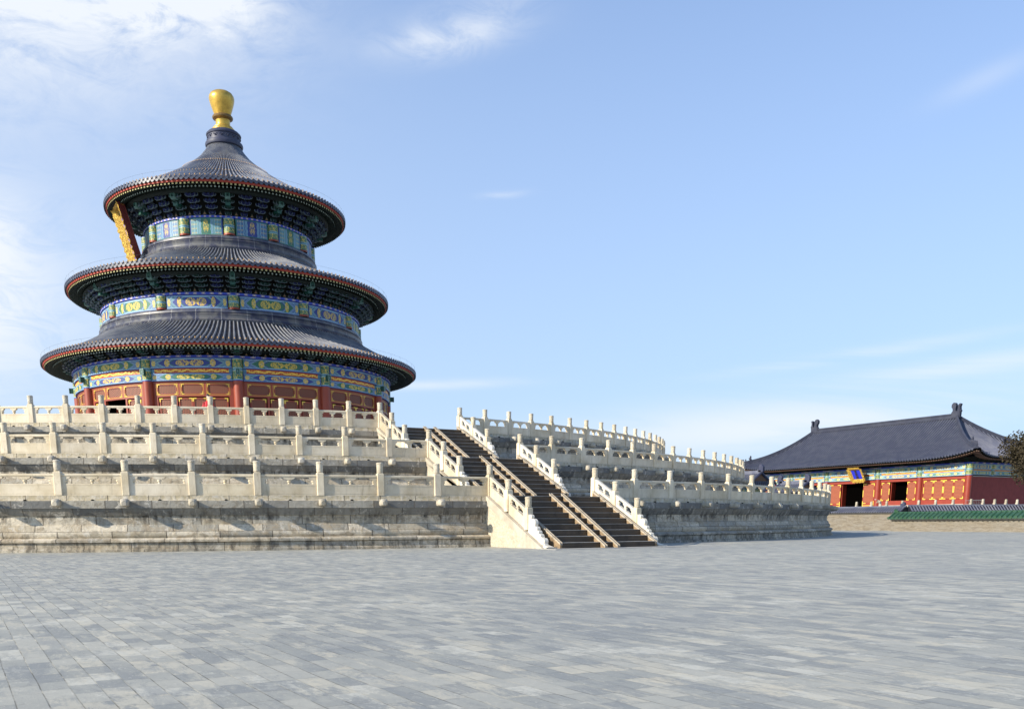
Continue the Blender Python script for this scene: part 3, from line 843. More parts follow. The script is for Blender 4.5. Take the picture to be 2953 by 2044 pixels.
for rf in ROOFS:
    P = resample(rf['prof'], 16); Nn = rf['N']; Re, ze = rf['Re'], rf['ze']
    # pan surface with thickness
    m = MB(); m.lathe([(r_, z_-.03) for r_, z_ in P]+[(Re+.02, ze-.10), (Re-.10, ze-.16)], Nn, cap=False, mi=0)
    # ribs
    for i in range(Nn):
        a = 2*PI*(i+.5)/Nn; c_, q_ = math.cos(a), math.sin(a); vs = []; fs = []
        K = len(P)
        for (r_, z_) in P:
            hw2 = min(.080, .225*2*PI*r_/Nn); hh = hw2*1.05
            for (x, y) in ((-1, -.3), (-.8, .62), (0, 1.0), (.8, .62), (1, -.3)):
                xx = x*hw2
                vs.append((c_*r_-q_*xx, q_*r_+c_*xx, z_-.03+y*hh))
        for k_ in range(K-1):
            for j in range(4): fs.append((k_*5+j, (k_+1)*5+j, (k_+1)*5+j+1, k_*5+j+1))
        m.add(vs, fs, 1)
        # round end disc
        e = []; R2 = Re+.035
        for j in range(8):
            b = 2*PI*j/8; x = .100*math.cos(b); z = .100*math.sin(b)
            e.append((c_*R2-q_*x, q_*R2+c_*x, ze-.015+z))
        e2 = [(x-c_*.10, y-q_*.10, z) for x, y, z in e]
        m.add(e+e2, [tuple(range(8))]+[(j, j+8, (j+1) % 8+8, (j+1) % 8) for j in range(8)], 2)
        # hanging drip tile between ribs
        a2 = 2*PI*i/Nn; c2, q2 = math.cos(a2), math.sin(a2); hs = PI*Re/Nn*.80
        dp = [(-hs, -.07), (-hs*.9, -.13), (-hs*.45, -.205), (0, -.225), (hs*.45, -.205), (hs*.9, -.13), (hs, -.07)]
        e = [(c2*(Re+.02)-q2*x, q2*(Re+.02)+c2*x, ze+z) for x, z in dp]; e2 = [(x-c2*.05, y-q2*.05, z+.0) for x, y, z in e]
        m.add(e+e2, [tuple(range(7))]+[(j, j+7, j+8, j+1) for j in range(6)], 2)
        # nail cap
        rn = Re-.20; p = (c_*rn, q_*rn, ze+.20*.42+.085)
        m.lathe([(.042, -.05), (.045, .0), (.03, .045), (.001, .06)], 5, p, 3, cap=False)
    m.build('tiled_roof', ['pan', 'rib', 'tile_edge', 'knob'], hall, smooth=True)['label'] = rf['nm']+' roof of dark blue glazed tiles'
    # nail rows on the upper roof
    if rf['nm'] == 'upper':
        m = MB()
        for rr in (3.3, 5.7):
            for i in range(Nn):
                a = 2*PI*(i+.5)/Nn
                k_ = min(range(len(P)-1), key=lambda q: abs(P[q][0]-rr)); z_ = P[k_][1]
                m.lathe([(.025, 0), (.02, .05), (.001, .06)], 4, polar(P[k_][0], a, z_+.03), 0, cap=False)
        m.build('tile_nails', 'knob', hall)
    # red eave board and soffit
    m = MB(); m.lathe([(Re-.16, ze-.15), (Re-.12, ze-.15), (Re-.12, ze-.29), (Re-.20, ze-.29)], 144, cap=False); m.build('eave_board', 'red_edge', hall, smooth=True)
    ri = {'lower': 11.95, 'middle': 10.75, 'upper': 7.45}[rf['nm']]; zi = {'lower': 12.55, 'middle': 17.62, 'upper': 23.80}[rf['nm']]
    sl_ = (zi+.30-(ze-.14))/(Re-.15-ri)
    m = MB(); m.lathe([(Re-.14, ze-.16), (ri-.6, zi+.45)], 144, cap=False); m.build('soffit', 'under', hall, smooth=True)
    # square flying rafters then round rafters
    nr = int(2*PI*Re/.292/2)*2
    m = MB()
    for i in range(nr):
        a = 2*PI*i/nr; c_, q_ = math.cos(a), math.sin(a)
        def P3(r_, x, z): return (c_*r_-q_*x, q_*r_+c_*x, z)
        r1, r0 = Re-.22, Re-1.05; hw2 = .066
        zt1 = ze-.25; zt0 = zt1+(r1-r0)*.22
        vs = [P3(r1, -hw2, zt1-.15), P3(r1, hw2, zt1-.15), P3(r1, hw2, zt1), P3(r1, -hw2, zt1), P3(r0, -hw2, zt0-.15), P3(r0, hw2, zt0-.15), P3(r0, hw2, zt0), P3(r0, -hw2, zt0)]
        m.add(vs, [(0, 1, 2, 3)], 0); m.add(vs, [(0, 4, 5, 1), (1, 5, 6, 2), (3, 7, 4, 0)], 1)
        r1, r0 = Re-.80, ri-.2
        z1_ = ze-.38; z0_ = z1_+(r1-r0)*.30
        ring = lambda r_, zc: [P3(r_, .062*math.cos(2*PI*j/6), zc+.062*math.sin(2*PI*j/6)) for j in range(6)]
        A_, B_ = ring(r1, z1_), ring(r0, z0_)
        m.add(A_, [tuple(range(6))], 2); m.add(A_+B_, [(j, j+6, (j+1) % 6+6, (j+1) % 6) for j in range(6)], 1)
    m.build('eave_rafters', ['raft_y', 'raft_b', 'raft_g'], hall)
    # purlin ring
    m = MB(); m.lathe([(ri+.05, zi-.02), (ri+.16, zi-.10), (ri+.16, zi-.24), (ri+.05, zi-.32), (ri-.12, zi-.32)], 144, cap=False); m.build('eave_purlin', 'purlin', hall, smooth=True)
    # lightning wire
    m = MB(); m.tube([polar(Re-.05, 2*PI*i/120, ze+.42) for i in range(120)], .005, 3, closed=True)
    for i in range(60): m.tube([polar(Re-.05, 2*PI*i/60, ze+.05), polar(Re-.05, 2*PI*i/60, ze+.42)], .005, 3)
    m.build('lightning_wire', 'wire', hall)

# glazed rings at the foot of the upper drums
m = MB(); m.lathe([(6.22, 21.10), (6.40, 21.02), (6.48, 20.96), (6.50, 20.82), (6.44, 20.78), (6.52, 20.74), (6.60, 20.66), (6.54, 20.58), (6.54, 20.36), (6.64, 20.32), (6.70, 20.22), (6.66, 20.12), (6.60, 20.02)], 108, cap=False); m.build('glazed_ring', 'ringband', hall, smooth=True)
m = MB(); m.lathe([(9.72, 15.42), (9.86, 15.34), (9.92, 15.28), (9.93, 15.16), (9.87, 15.12), (9.94, 15.08), (10.0, 15.02), (9.96, 14.95), (9.96, 14.78), (10.06, 14.74), (10.12, 14.66), (10.08, 14.56), (10.0, 14.48)], 144, cap=False); m.build('glazed_ring', 'ringband', hall, smooth=True)

D30 = rad(30)
DR = [dict(z0=10.37, z1=11.85, rc=11.93, r=.34, nb=4, top=12.40, rb=12.15, zb0=11.95, rt=12.9),
      dict(z0=15.40, z1=16.30, rc=9.62, r=.36, nb=4, zb0=16.46, zb1=17.42),
      dict(z0=21.08, z1=22.20, rc=6.12, r=.38, nb=2, zb0=22.36, zb1=23.56)]
# columns
for lv, d in enumerate(DR):
    for i in range(12):
        a = rad(-15)+i*D30
        if not (rad(-135) <= ((a+PI) % (2*PI))-PI <= rad(105)): continue
        c = polar(d['rc'], a)
        m = MB()
        if lv == 0:
            m.lathe([(.46, Z3+.25), (.46, Z3+.40), (.36, Z3+.46)], 16, (c[0], c[1], 0), 2, cap=False)
            m.lathe([(d['r'], Z3+.4), (d['r'], d['z0'])], 20, (c[0], c[1], 0), 0, cap=False)
        m.lathe([(d['r']+.005, d['z0']), (d['r']+.005, d['z1'])], 20, (c[0], c[1], 0), 1, cap=False)
        if lv: m.lathe([(d['r']+.02, d['z0']-.02), (d['r']+.02, d['z0']+.10)], 20, (c[0], c[1], 0), 0, cap=False)
        col = m.build('column', ['red', 'capital', 'stone_base'], hall, smooth=True)
        if lv == 0:            # green beam head poking through
            m = MB(); zc = 10.95
            m.box(d['r']-.1, d['r']+.28, -.12, .12, zc-.20, zc+.16, 0)
            for s in (-1, 1): m.box(d['r']+.26, d['r']+.287, s*.12-.02, s*.12+.02, zc-.22, zc+.18, 1)
            m.box(d['r']+.26, d['r']+.286, -.10, .10, zc+.13, zc+.18, 1); m.box(d['r']+.26, d['r']+.286, -.10, .10, zc-.22, zc-.18, 1); m.box(d['r']+.26, d['r']+.284, -.03, .03, zc-.1, zc+.06, 1)
            m.v = [(c[0]+x*math.cos(a)-y*math.sin(a), c[1]+x*math.sin(a)+y*math.cos(a), z) for x, y, z in m.v]
            m.build('beam_head', ['head_green', 'head_line'], col)
# painted beams
for b in range(12):
    ac = b*D30; an = ((ac+PI) % (2*PI))-PI
    if not (rad(-125) <= an <= rad(95)): continue
    odd = b % 2
    hd = D30/2-.030
    for (z0, z1, r, mt) in ((11.17, 11.83, 12.06, 'beam_a' if odd == 0 else 'beam_b'), (10.37, 10.86, 12.03, 'beam_b' if odd == 0 else 'beam_a')):
        m = MB(); m.arc(ac-hd, ac+hd, z0, z1, r-.3, r, 10, 0); m.build('painted_beam', mt, hall, smooth=True)
    m = MB(); m.arc(ac-hd, ac+hd, 10.87, 11.16, 11.7, 11.96, 10, 0); m.build('gilt_board', 'orange', hall, smooth=True)
    hd = D30/2-.042
    m = MB(); m.arc(ac-hd, ac+hd, 15.40, 16.30, 9.4, 9.72, 10, 0); m.build('painted_beam', 'beam_a' if odd == 0 else 'beam_b', hall, smooth=True)
    hd = D30/2-.072
    m = MB(); m.arc(ac-hd, ac+hd, 21.08, 22.20, 5.9, 6.22, 10, 0); m.build('painted_beam', 'beam3_b' if odd == 0 else 'beam3_a', hall, smooth=True)
for (z0, z1, r) in ((11.85, 11.96, 12.16), (16.31, 16.45, 9.80), (22.21, 22.34, 6.30)):
    m = MB()
    for b in range(12): m.arc(b*D30-D30/2, b*D30+D30/2, z0, z1, r-.5, r, 8, 0)
    m.build('blue_band', 'blueband', hall, smooth=True)

# bracket sets under the eaves
def arm_pts(wd, h):      # boat-shaped arm in xz
    return [(-wd/2, h), (-wd/2, h*.45), (-wd/2+.04, h*.18), (-wd/2+.12, 0), (wd/2-.12, 0), (wd/2-.04, h*.18), (wd/2, h*.45), (wd/2, h)]
def bracket_mb(H, out, color, big):
    m = MB(); n = 4; hh = H/n; ah = hh*.58; ws_ = 1.0 if H > .6 else .88
    def both(wd, z, y, h):
        p = arm_pts(wd, h); cz = h/2
        m.poly([(x, z+q) for x, q in p], -y-.01, -y+.11, 1)
        m.poly([(x*(1-.055/wd), z+h*.12+(q)*.86) for x, q in p], -y-.030, -y-.008, 0)
    for k in range(n):
        z = k*hh; y = out*(k/(n-1))
        wd1 = (.46+.07*k)*ws_; wd2 = (.78+.06*k)*ws_
        both(wd2, z+hh*.30, y-.16, ah)
        both(wd1, z, y, ah)
        for x in (-wd1/2+.05, 0, wd1/2-.05):
            m.box(x-.055, x+.055, -y-.045, -y+.06, z+ah+.002, z+hh*.86, 0)
            m.box(x-.063, x+.063, -y-.038, -y+.05, z+ah+.028, z+hh*.80, 1)
        m.box(-.055, .055, -y-.20, .3, z+ah*.1, z+ah*.9, 0)
        m.box(-.066, .066, -y-.18, .3, z+ah*.2, z+ah*.8, 1)
    if big:
        y = out+.10
        pts = [(-.17, H*.72), (.17, H*.72), (.17, H*1.08), (0, H*1.20), (-.17, H*1.08)]
        m.poly(pts, -y-.06, 0, 3); m.poly([(x*.80, (z-H*.95)*.82+H*.95) for x, z in pts], -y-.075, -y-.05, 2)
        m.poly([(-.17, H*.36), (.17, H*.36), (.17, H*.55), (-.17, H*.55)], -y*.7-.06, 0, 2)
        m.poly([(-.185, H*.67), (.185, H*.67), (.185, H*.72), (-.185, H*.72)], -y*.9-.06, 0, 3)
    # local -y is outward -> rotate so that +x of world polar is outward
    m.v = [(-y, x, z) for x, y, z in m.v]
    return m
for lv, d in enumerate(DR):
    if lv == 0: r0, zb, H, out, nb = 12.12, 11.97, .50, .62, 4
    elif lv == 1: r0, zb, H, out, nb = 9.80, 16.47, .95, .98, 4
    else: r0, zb, H, out, nb = 6.32, 22.36, 1.18, 1.02, 2
    step = D30/(nb+1)
    # board behind the brackets with flame ornaments
    m = MB(); m.lathe([(r0-.12, zb-.02), (r0-.10, zb+.30), (r0+out*.55, zb+H+.1)], 144, cap=False, mi=0)
    for i in range(12*(nb+1)):
        a = rad(-15)+(i+.5)*step; c_, q_ = math.cos(a), math.sin(a)
        k_ = .8 if lv == 0 else 1.0
        for sc_, o_, mi in ((1.0, 0, 2), (.62, .012, 1)):
            pts = [(-.16, .0), (.16, 0), (.09, .10), (.03, .20), (0, .28), (-.03, .20), (-.09, .10)]
            rr = r0-.03+o_
            m.add([(c_*(rr+z*sc_*.15)-q_*x*sc_*1.1*k_, q_*(rr+z*sc_*.15)+c_*x*sc_*1.1*k_, zb+.02+z*sc_*1.15*k_+(.02 if mi == 1 else 0)) for x, z in pts], [tuple(range(7))], mi)
    m.build('bracket_board', ['under', 'b_gold', 'b_green'], hall, smooth=False)
    protos = {}
    for i in range(12*(nb+1)):
        a = rad(-15)+i*step; an = ((a+PI) % (2*PI))-PI
        if not (rad(-112) <= an <= rad(82)): continue
        big = i % (nb+1) == 0
        green = big or (lv == 1 and (i % 5) in (2, 3)) or (lv == 0 and i % 2 == 0)
        key = (big, green)
        p = polar(r0, a, zb-Z3)
        if key not in protos:
            o = bracket_mb(H, out, green, big).build('bracket_set', ['b_green' if green else 'b_blue', 'b_line', 'head_green', 'head_line'], hall, org=(0, 0, 0)); o.location = p; o.rotation_euler = (0, 0, a); protos[key] = o
        else: clone(protos[key], hall, p, a)

# walls of the lower storey: lintels, lattice transoms, door leaves
RW = 11.86
def lat_frame(m, a0, a1, z0, z1, r, g=.05, gl=.20):
    """lattice pane (mat 1) in a red rim (0) with gold line and gold corner plates (2)"""
    ga = g/r
    m.arc(a0+ga, a1-ga, z0+g, z1-g, r-.10, r-.045, 3, 1, uvm=True)
    for (x0, x1, y0, y1, dr, mi) in ((a0, a1, z0, z0+g, 0, 0), (a0, a1, z1-g, z1, 0, 0)): m.arc(x0, x1, y0, y1, r-.09, r+dr, 3, mi)
    m.arc(a0, a0+ga, z0+g, z1-g, r-.09, r, 1, 0); m.arc(a1-ga, a1, z0+g, z1-g, r-.09, r, 1, 0)
    ka = min(gl/r, (a1-a0)*.33); kz = min(gl, (z1-z0)*.36); q = .75*g; qa = q/r
    for (s0, s1) in ((a0, a0+ka), (a1-ka, a1)):
        m.arc(s0+.2*ga, s1, z0+.1*g, z0+q, r-.02, r+.012, 1, 2); m.arc(s0, s1, z1-q, z1-.1*g, r-.02, r+.012, 1, 2)
    for (s0, s1) in ((a0+.1*ga, a0+qa), (a1-qa, a1-.1*ga)):
        m.arc(s0, s1, z0+q, z0+kz, r-.02, r+.012, 1, 2); m.arc(s0, s1, z1-kz, z1-q, r-.02, r+.012, 1, 2)
def gold_line(m, a0, a1, z0, z1, r, t_=.022):
    ta = t_/r
    m.arc(a0, a1, z0, z0+t_, r-.02, r+.008, 3, 2); m.arc(a0, a1, z1-t_, z1, r-.02, r+.008, 3, 2)
    m.arc(a0, a0+ta, z0+t_, z1-t_, r-.02, r+.008, 1, 2); m.arc(a1-ta, a1, z0+t_, z1-t_, r-.02, r+.008, 1, 2)
for b in range(12):
    ac = b*D30; an = ((ac+PI) % (2*PI))-PI
    if not (rad(-125) <= an <= rad(95)):
        m = MB(); m.arc(ac-D30/2, ac+D30/2, Z3+.25, 12.0, RW-.3, RW, 6, 0); m.build('back_wall', 'red', hall, smooth=True); continue
    h = D30/2-.026
    e = lambda f: ac-h+2*h*f           # fraction across the bay
    m = MB(); zt, zm = 10.36, 9.42
    # red framing
    m.arc(e(0), e(1), 10.24, zt, RW-.2, RW+.03, 8, 0)
    m.arc(e(0), e(1), 9.36, 9.50, RW-.2, RW, 8, 0)
    spl = [(.06, .315), (.37, .63), (.685, .94)]
    edges = [0]+[q for s_ in spl for q in s_]+[1]
    for i in range(0, len(edges), 2): m.arc(e(edges[i]), e(edges[i+1]), 9.50, 10.24, RW-.2, RW, 2, 0)
    for s_ in spl: m.arc(e(s_[0]), e(s_[1]), 10.17, 10.24, RW-.19, RW-.002, 2, 0)
    dl = [(.075, .27), (.325, .498), (.502, .675), (.73, .925)]
    for (x0, x1) in ((0, .06), (.285, .312), (.688, .715), (.94, 1)): m.arc(e(x0), e(x1), Z3+.25, 9.36, RW-.2, RW, 2, 0)
    m.arc(e(0.06), e(.94), Z3+.25, Z3+.38, RW-.2, RW+.03, 8, 0)
    fr = m
    fr.build('wall_frame', ['red', 'lattice', 'gold_paint'], hall, smooth=True)
    for s_ in spl:
        m = MB(); lat_frame(m, e(s_[0]), e(s_[1]), 9.51, 10.17, RW, .055, .19); gold_line(m, e(s_[0]-.012), e(s_[1]+.012), 9.475, 10.205, RW+.004, .014)
        m.build('lattice_transom', ['red', 'lattice', 'gold_paint'], hall, smooth=True)
    for j, s_ in enumerate(dl):
        if an < rad(-50) and an > rad(-70) and j in (1, 2): continue      # open door
        m = MB(); r_ = RW-.05
        lat_frame(m, e(s_[0]), e(s_[1]), 7.35, 9.28, r_, .085, .24)
        m.arc(e(s_[0]), e(s_[1]), Z3+.38, 7.35, r_-.09, r_-.01, 3, 0)
        gold_line(m, e(s_[0]), e(s_[1]), Z3+.5, 6.6, r_, .02)
        m.arc(e(s_[0]+.02), e(s_[1]-.02), 7.15, 7.25, r_-.02, r_+.01, 2, 2)
        m.build('door_leaf', ['red', 'lattice', 'gold_paint'], hall, smooth=True)
    if rad(-70) < an < rad(-50):
        m = MB(); m.arc(e(.33), e(.36), Z3+.38, 9.1, RW-.9, RW-.75, 1, 0); m.build('door_leaf', 'red', hall)['label'] = 'door leaf folded inward'

# ------------------------------------------------------------------ plaque of the round hall (edge on)
def plaque(name, label, loc, rz, wd, ht, tilt, fl, rise, mats, text=None, size=.5):
    """flat board facing local -y, flared carved frame; tilted forward by tilt"""
    root = thing(name, label, 'plaque', loc, rz)
    rot = Matrix.Rotation(tilt, 4, 'X')
    def fin(m, nm, mt, smooth=False):
        m.v = [tuple(rot @ Vector(v)) for v in m.v]
        return m.build(nm, mt, root, org=(0, 0, 0), smooth=smooth)
    m = MB(); m.box(-wd/2, wd/2, -.03, .05, 0, ht); fin(m, 'board', mats[0])
    m = MB(); m.box(-wd/2-.05, wd/2+.05, .052, .12, -.05, ht+.05); fin(m, 'back_board', 'red_dark')
    # flared frame, scalloped outer edge
    def flange(p0, p1, nrm, nm):
        m = MB(); p0 = Vector(p0); p1 = Vector(p1); d = p1-p0; L = d.length; d.normalize(); n = Vector(nrm)
        K = max(6, int(L/.12)); A_, B_, C_, D_ = [], [], [], []
        for i in range(K+1):
            q = p0+d*(L*i/K); w_ = fl*(1+.07*math.sin(i*1.7)+.05*math.sin(i*4.1))
            out = q+n*w_*math.cos(rise)+Vector((0, -1, 0))*w_*math.sin(rise)
            md = q+n*w_*.5*math.cos(rise)+Vector((0, -1, 0))*w_*.5*math.sin(rise)+Vector((0, -.05, 0))+n*-.03
            A_.append(q); B_.append(md); C_.append(out); D_.append(q+Vector((0, .05, 0))+n*.02)
        vs = A_+B_+C_+[c+Vector((0, .05, 0))+n*.03 for c in C_]+D_
        k = K+1; fs = []; mi = []
        for i in range(K):
            for j, mm in ((0, 0), (1, 0), (2, 0), (3, 1)):
                m.add([vs[j*k+i], vs[j*k+i+1], vs[(j+1)*k+i+1], vs[(j+1)*k+i]], [(0, 1, 2, 3)], mm)
        fin(m, nm, ['gold_carved', 'red_dark'])
    x = wd/2; e_ = fl*math.cos(rise)*.55
    flange((-x, 0, -e_), (-x, 0, ht+e_), (-1, 0, 0), 'frame_side'); flange((x, 0, -e_), (x, 0, ht+e_), (1, 0, 0), 'frame_side')
    flange((-x-e_, 0, ht), (x+e_, 0, ht), (0, 0, 1), 'frame_top'); flange((-x-e_, 0, 0), (x+e_, 0, 0), (0, 0, -1), 'frame_foot')
    if text:
        for i, ch in enumerate(text):
            cu = bpy.data.curves.new('inscription', 'FONT'); cu.body = ch; cu.size = size; cu.extrude = .015; cu.align_x = 'CENTER'; cu.align_y = 'CENTER'
            to = bpy.data.objects.new('inscription', cu); COL.objects.link(to)
            dg = bpy.context.evaluated_depsgraph_get(); dg.update()
            me = bpy.data.meshes.new_from_object(to.evaluated_get(dg)); bpy.data.objects.remove(to)
            zc = ht-ht*(i+.5)/len(text)
            me.transform(rot @ Matrix.Translation((0, -.06, zc)) @ Matrix.Rotation(PI/2, 4, 'X'))
            me.materials.clear(); me.materials.append(M['plaque_text'])
            ob = bpy.data.objects.new('inscription', me); COL.objects.link(ob); ob.parent = root
    return root
plaque('name_plaque', 'tall gilded plaque leaning forward under the top eave of the round hall', (0, -6.95, 20.32), 0, 1.55, 3.35, rad(15.5), .64, rad(50), ('plaque_blue',))

# ------------------------------------------------------------------ rear hall (hipped roof)
YF, XL, XR, YB = 72.65, -14.6, 15.1, 84.0
rh = thing('hipped_roof_hall', 'long red hall with hipped blue tiled roof and gold lattice doors beyond the brick wall', 'hall', (0, YF, 1.75))
ZD = 1.75
# columns and walls
cols = [-14.6, -8.9, -3.35, 3.95, 9.35, 15.1]
for x in cols:
    m = MB(); m.lathe([(.33, ZD), (.33, 5.43)], 18, (x, YF, 0), 0, cap=False); m.lathe([(.335, 5.43), (.335, 6.66)], 18, (x, YF, 0), 1, cap=False); m.lathe([(.45, ZD), (.45, ZD+.2), (.33, ZD+.25)], 18, (x, YF, 0), 2, cap=False)
    m.build('column', ['red_bright', 'capital', 'stone_base'], rh, smooth=True)
def fpanel(m, x0, x1, z0, z1, y):      # lattice leaf facing -y
    m.box(x0, x1, y, y+.06, z0, z1, 0)
    m.box(x0+.10, x1-.10, y-.012, y, z0+.10, z1-.10, 1)
    g = .085; kx = (x1-x0)*.30; kz = (z1-z0)*.13
    for (a, b) in ((x0+.01, x0+kx), (x1-kx, x1-.01)):
        m.box(a, b, y-.03, y, z0+.01, z0+g, 2); m.box(a, b, y-.03, y, z1-g, z1-.01, 2)
    for (a, b) in ((x0+.01, x0+g), (x1-g, x1-.01)):
        m.box(a, b, y-.029, y, z0+g, z0+kz, 2); m.box(a, b, y-.029, y, z1-kz, z1-g, 2); m.box(a, b, y-.029, y, (z0+z1)/2-kz*1.3, (z0+z1)/2+kz*1.3, 2)
for i in range(5):
    x0, x1 = cols[i]+.3, cols[i+1]-.3; L = x1-x0
    mid = i == 2
    zs = ZD+.15 if mid else 3.0
    m = MB(); m.box(x0, x1, YF-.02, YF+.2, 5.10, 5.43, 0); m.box(x0, x0+.13, YF, YF+.2, zs, 5.10, 0); m.box(x1-.13, x1, YF, YF+.2, zs, 5.10, 0)
    if not mid: m.box(x0, x1, YF, YF+.25, ZD+.75, 3.0, 0); m.box(x0, x1, YF-.02, YF+.25, ZD, ZD+.75, 1)
    m.build('wall_frame', ['red_bright', 'stone_base'], rh)
    u0, u1 = x0+.16, x1-.16; q = (u1-u0)/4
    for j in range(4):
        openb = (i == 2 and j in (1, 2)) or (i == 3 and j in (1, 2)) or (i == 1 and j in (1, 2))
        if openb: continue
        m = MB(); fpanel(m, u0+q*j+.01, u0+q*(j+1)-.01, zs+.02 if not mid else 2.75, 5.05, YF+.03)
        if mid:
            m.box(u0+q*j+.01, u0+q*(j+1)-.01, YF+.03, YF+.09, ZD+.15, 2.75, 0)
            for zz in (2.05, 2.5): m.box(u0+q*j+.08, u0+q*(j+1)-.08, YF+.005, YF+.03, zz, zz+.06, 2)
            for xx in (u0+q*j+.02, u0+q*(j+1)-.10): m.box(xx, xx+.08, YF+.004, YF+.03, ZD+.2, 2.75, 2)
        m.build('door_leaf' if mid else 'lattice_window', ['red_bright', 'lattice2', 'gold_paint'], rh)
    if i in (1, 2, 3):
        m = MB(); m.box(u0+q+.02, u0+q+.10, YF+.2, YF+.9, zs, 5.05, 0); m.build('door_leaf', 'red_bright', rh)['label'] = 'leaf swung open inward'
    # beams
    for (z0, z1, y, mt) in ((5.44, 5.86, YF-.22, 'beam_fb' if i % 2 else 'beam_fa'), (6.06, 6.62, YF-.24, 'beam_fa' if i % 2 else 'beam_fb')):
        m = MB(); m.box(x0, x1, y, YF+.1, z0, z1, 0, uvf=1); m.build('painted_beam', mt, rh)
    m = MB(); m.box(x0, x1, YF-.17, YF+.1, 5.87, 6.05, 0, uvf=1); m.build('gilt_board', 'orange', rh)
m = MB(); m.box(XL-.35, XR+.35, YF-.30, YF+.15, 6.64, 6.76, 0, uvf=1); m.build('blue_band', 'blueband', rh)
m = MB(); m.box(XL, XR-.05, YF+.9, YB, ZD, 6.7); m.build('dark_interior', 'black', rh)  # black block in place of the unlit room
# east wall
m = MB(); m.box(XR-.30, XR+.18, YF+.36, YB, ZD+.7, 5.30); m.box(XR-.32, XR+.26, YF+.34, YB, ZD, ZD+.7, 1); m.poly([(XR-.30, 5.30), (XR+.22, 5.30), (XR+.22, 5.36), (XR-.05, 5.46), (XR-.30, 5.46)], YF+.36, YB, 2)
m.build('side_wall', ['red_dark', 'stone_base', 'stone_base'], rh)
for (y0, y1) in ((YF+.35, YF+3.6), (YF+3.9, YF+9.6)):
    for (z0, z1, mt, xo) in ((5.50, 5.90, 'beam_fa', .18), (6.06, 6.62, 'beam_fb', .20)):
        m = MB(); m.box(XR-.1, XR+xo, y0, y1, z0, z1, 0, uvf=1); m.build('painted_beam', mt, rh)
    m = MB(); m.box(XR-.1, XR+.12, y0, y1, 5.91, 6.05, 0, uvf=1); m.build('gilt_board', 'orange', rh)
m = MB(); m.lathe([(.30, 5.4), (.30, 6.65)], 12, (XR, YF+3.75, 0), 0, cap=False); m.build('column', 'capital', rh)
m = MB(); m.box(XR-.15, XR+.28, YF+.1, YB, 6.64, 6.76, 0, uvf=1); m.build('blue_band', 'blueband', rh)
# bracket zone sheet, near black with the eave shade in its colour
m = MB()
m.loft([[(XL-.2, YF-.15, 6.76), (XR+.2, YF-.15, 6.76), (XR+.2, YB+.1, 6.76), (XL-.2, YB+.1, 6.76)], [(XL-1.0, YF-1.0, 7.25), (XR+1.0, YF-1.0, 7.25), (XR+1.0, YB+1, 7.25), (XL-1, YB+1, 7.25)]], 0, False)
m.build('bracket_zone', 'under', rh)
m = MB()
for k_ in range(3):
    m.box(-.22+.02*k_, .22-.02*k_, -.35-.25*k_, -.2-.25*k_, .04+.15*k_, .14+.15*k_, 0); m.box(-.05, .05, -.32-.25*k_, 0, .10+.14*k_, .17+.14*k_, 0)
bs = m.build('bracket_set', 'b_green', rh, org=(0, 0, 0)); bs.location = (XL, -.02, 6.76-ZD)
for i in range(1, 31): clone(bs, rh, (XL+(XR-XL)*i/30, -.02, 6.76-ZD), 0)
for i in range(12): clone(bs, rh, (XR+.05, .5+i*.95, 6.76-ZD), PI/2)
# roof
OV = 2.15; ZE = 7.22; ZR = 12.05; YR = 78.3; XRL, XRR = -10.9, 9.2
EX0, EX1, EY0, EY1 = XL-OV, XR+OV, YF-OV, 2*YR-(YF-OV)
def zr(t_): return ZE+(ZR-ZE)*(.50*t_+.50*t_**2.0)
def lift(sn): return .78*max(0, (abs(sn)-.55)/.45)**2.6
def froof(s_, t_):     # s -1..1 along the eave, t 0..1 up
    xa, xb = EX0+(XRL-EX0)*t_, EX1+(XRR-EX1)*t_
    x = xa+(xb-xa)*(s_+1)/2; y = EY0+(YR-EY0)*t_
    # relative to hip corner
    return (x, y-0.25*max(0, (abs(s_)-.8)/.2)**2*(1-t_), zr(t_)+lift(s_)*(1-t_)**2)
def eroof(s_, t_):     # east slope, s -1 (south) ..1 (north)
    ya, yb = EY0+(YR-EY0)*t_, EY1+(YR-EY1)*t_
    y = ya+(yb-ya)*(s_+1)/2; x = EX1+(XRR-EX1)*t_
    return (x+0.25*max(0, (abs(s_)-.8)/.2)**2*(1-t_), y, zr(t_)+lift(s_)*(1-t_)**2)
def surf(m, fn, ns, nt_, mi):
    vs = [fn(-1+2*i/ns, j/nt_) for j in range(nt_+1) for i in range(ns+1)]
    m.add(vs, [(j*(ns+1)+i, j*(ns+1)+i+1, (j+1)*(ns+1)+i+1, (j+1)*(ns+1)+i) for j in range(nt_) for i in range(ns)], mi)
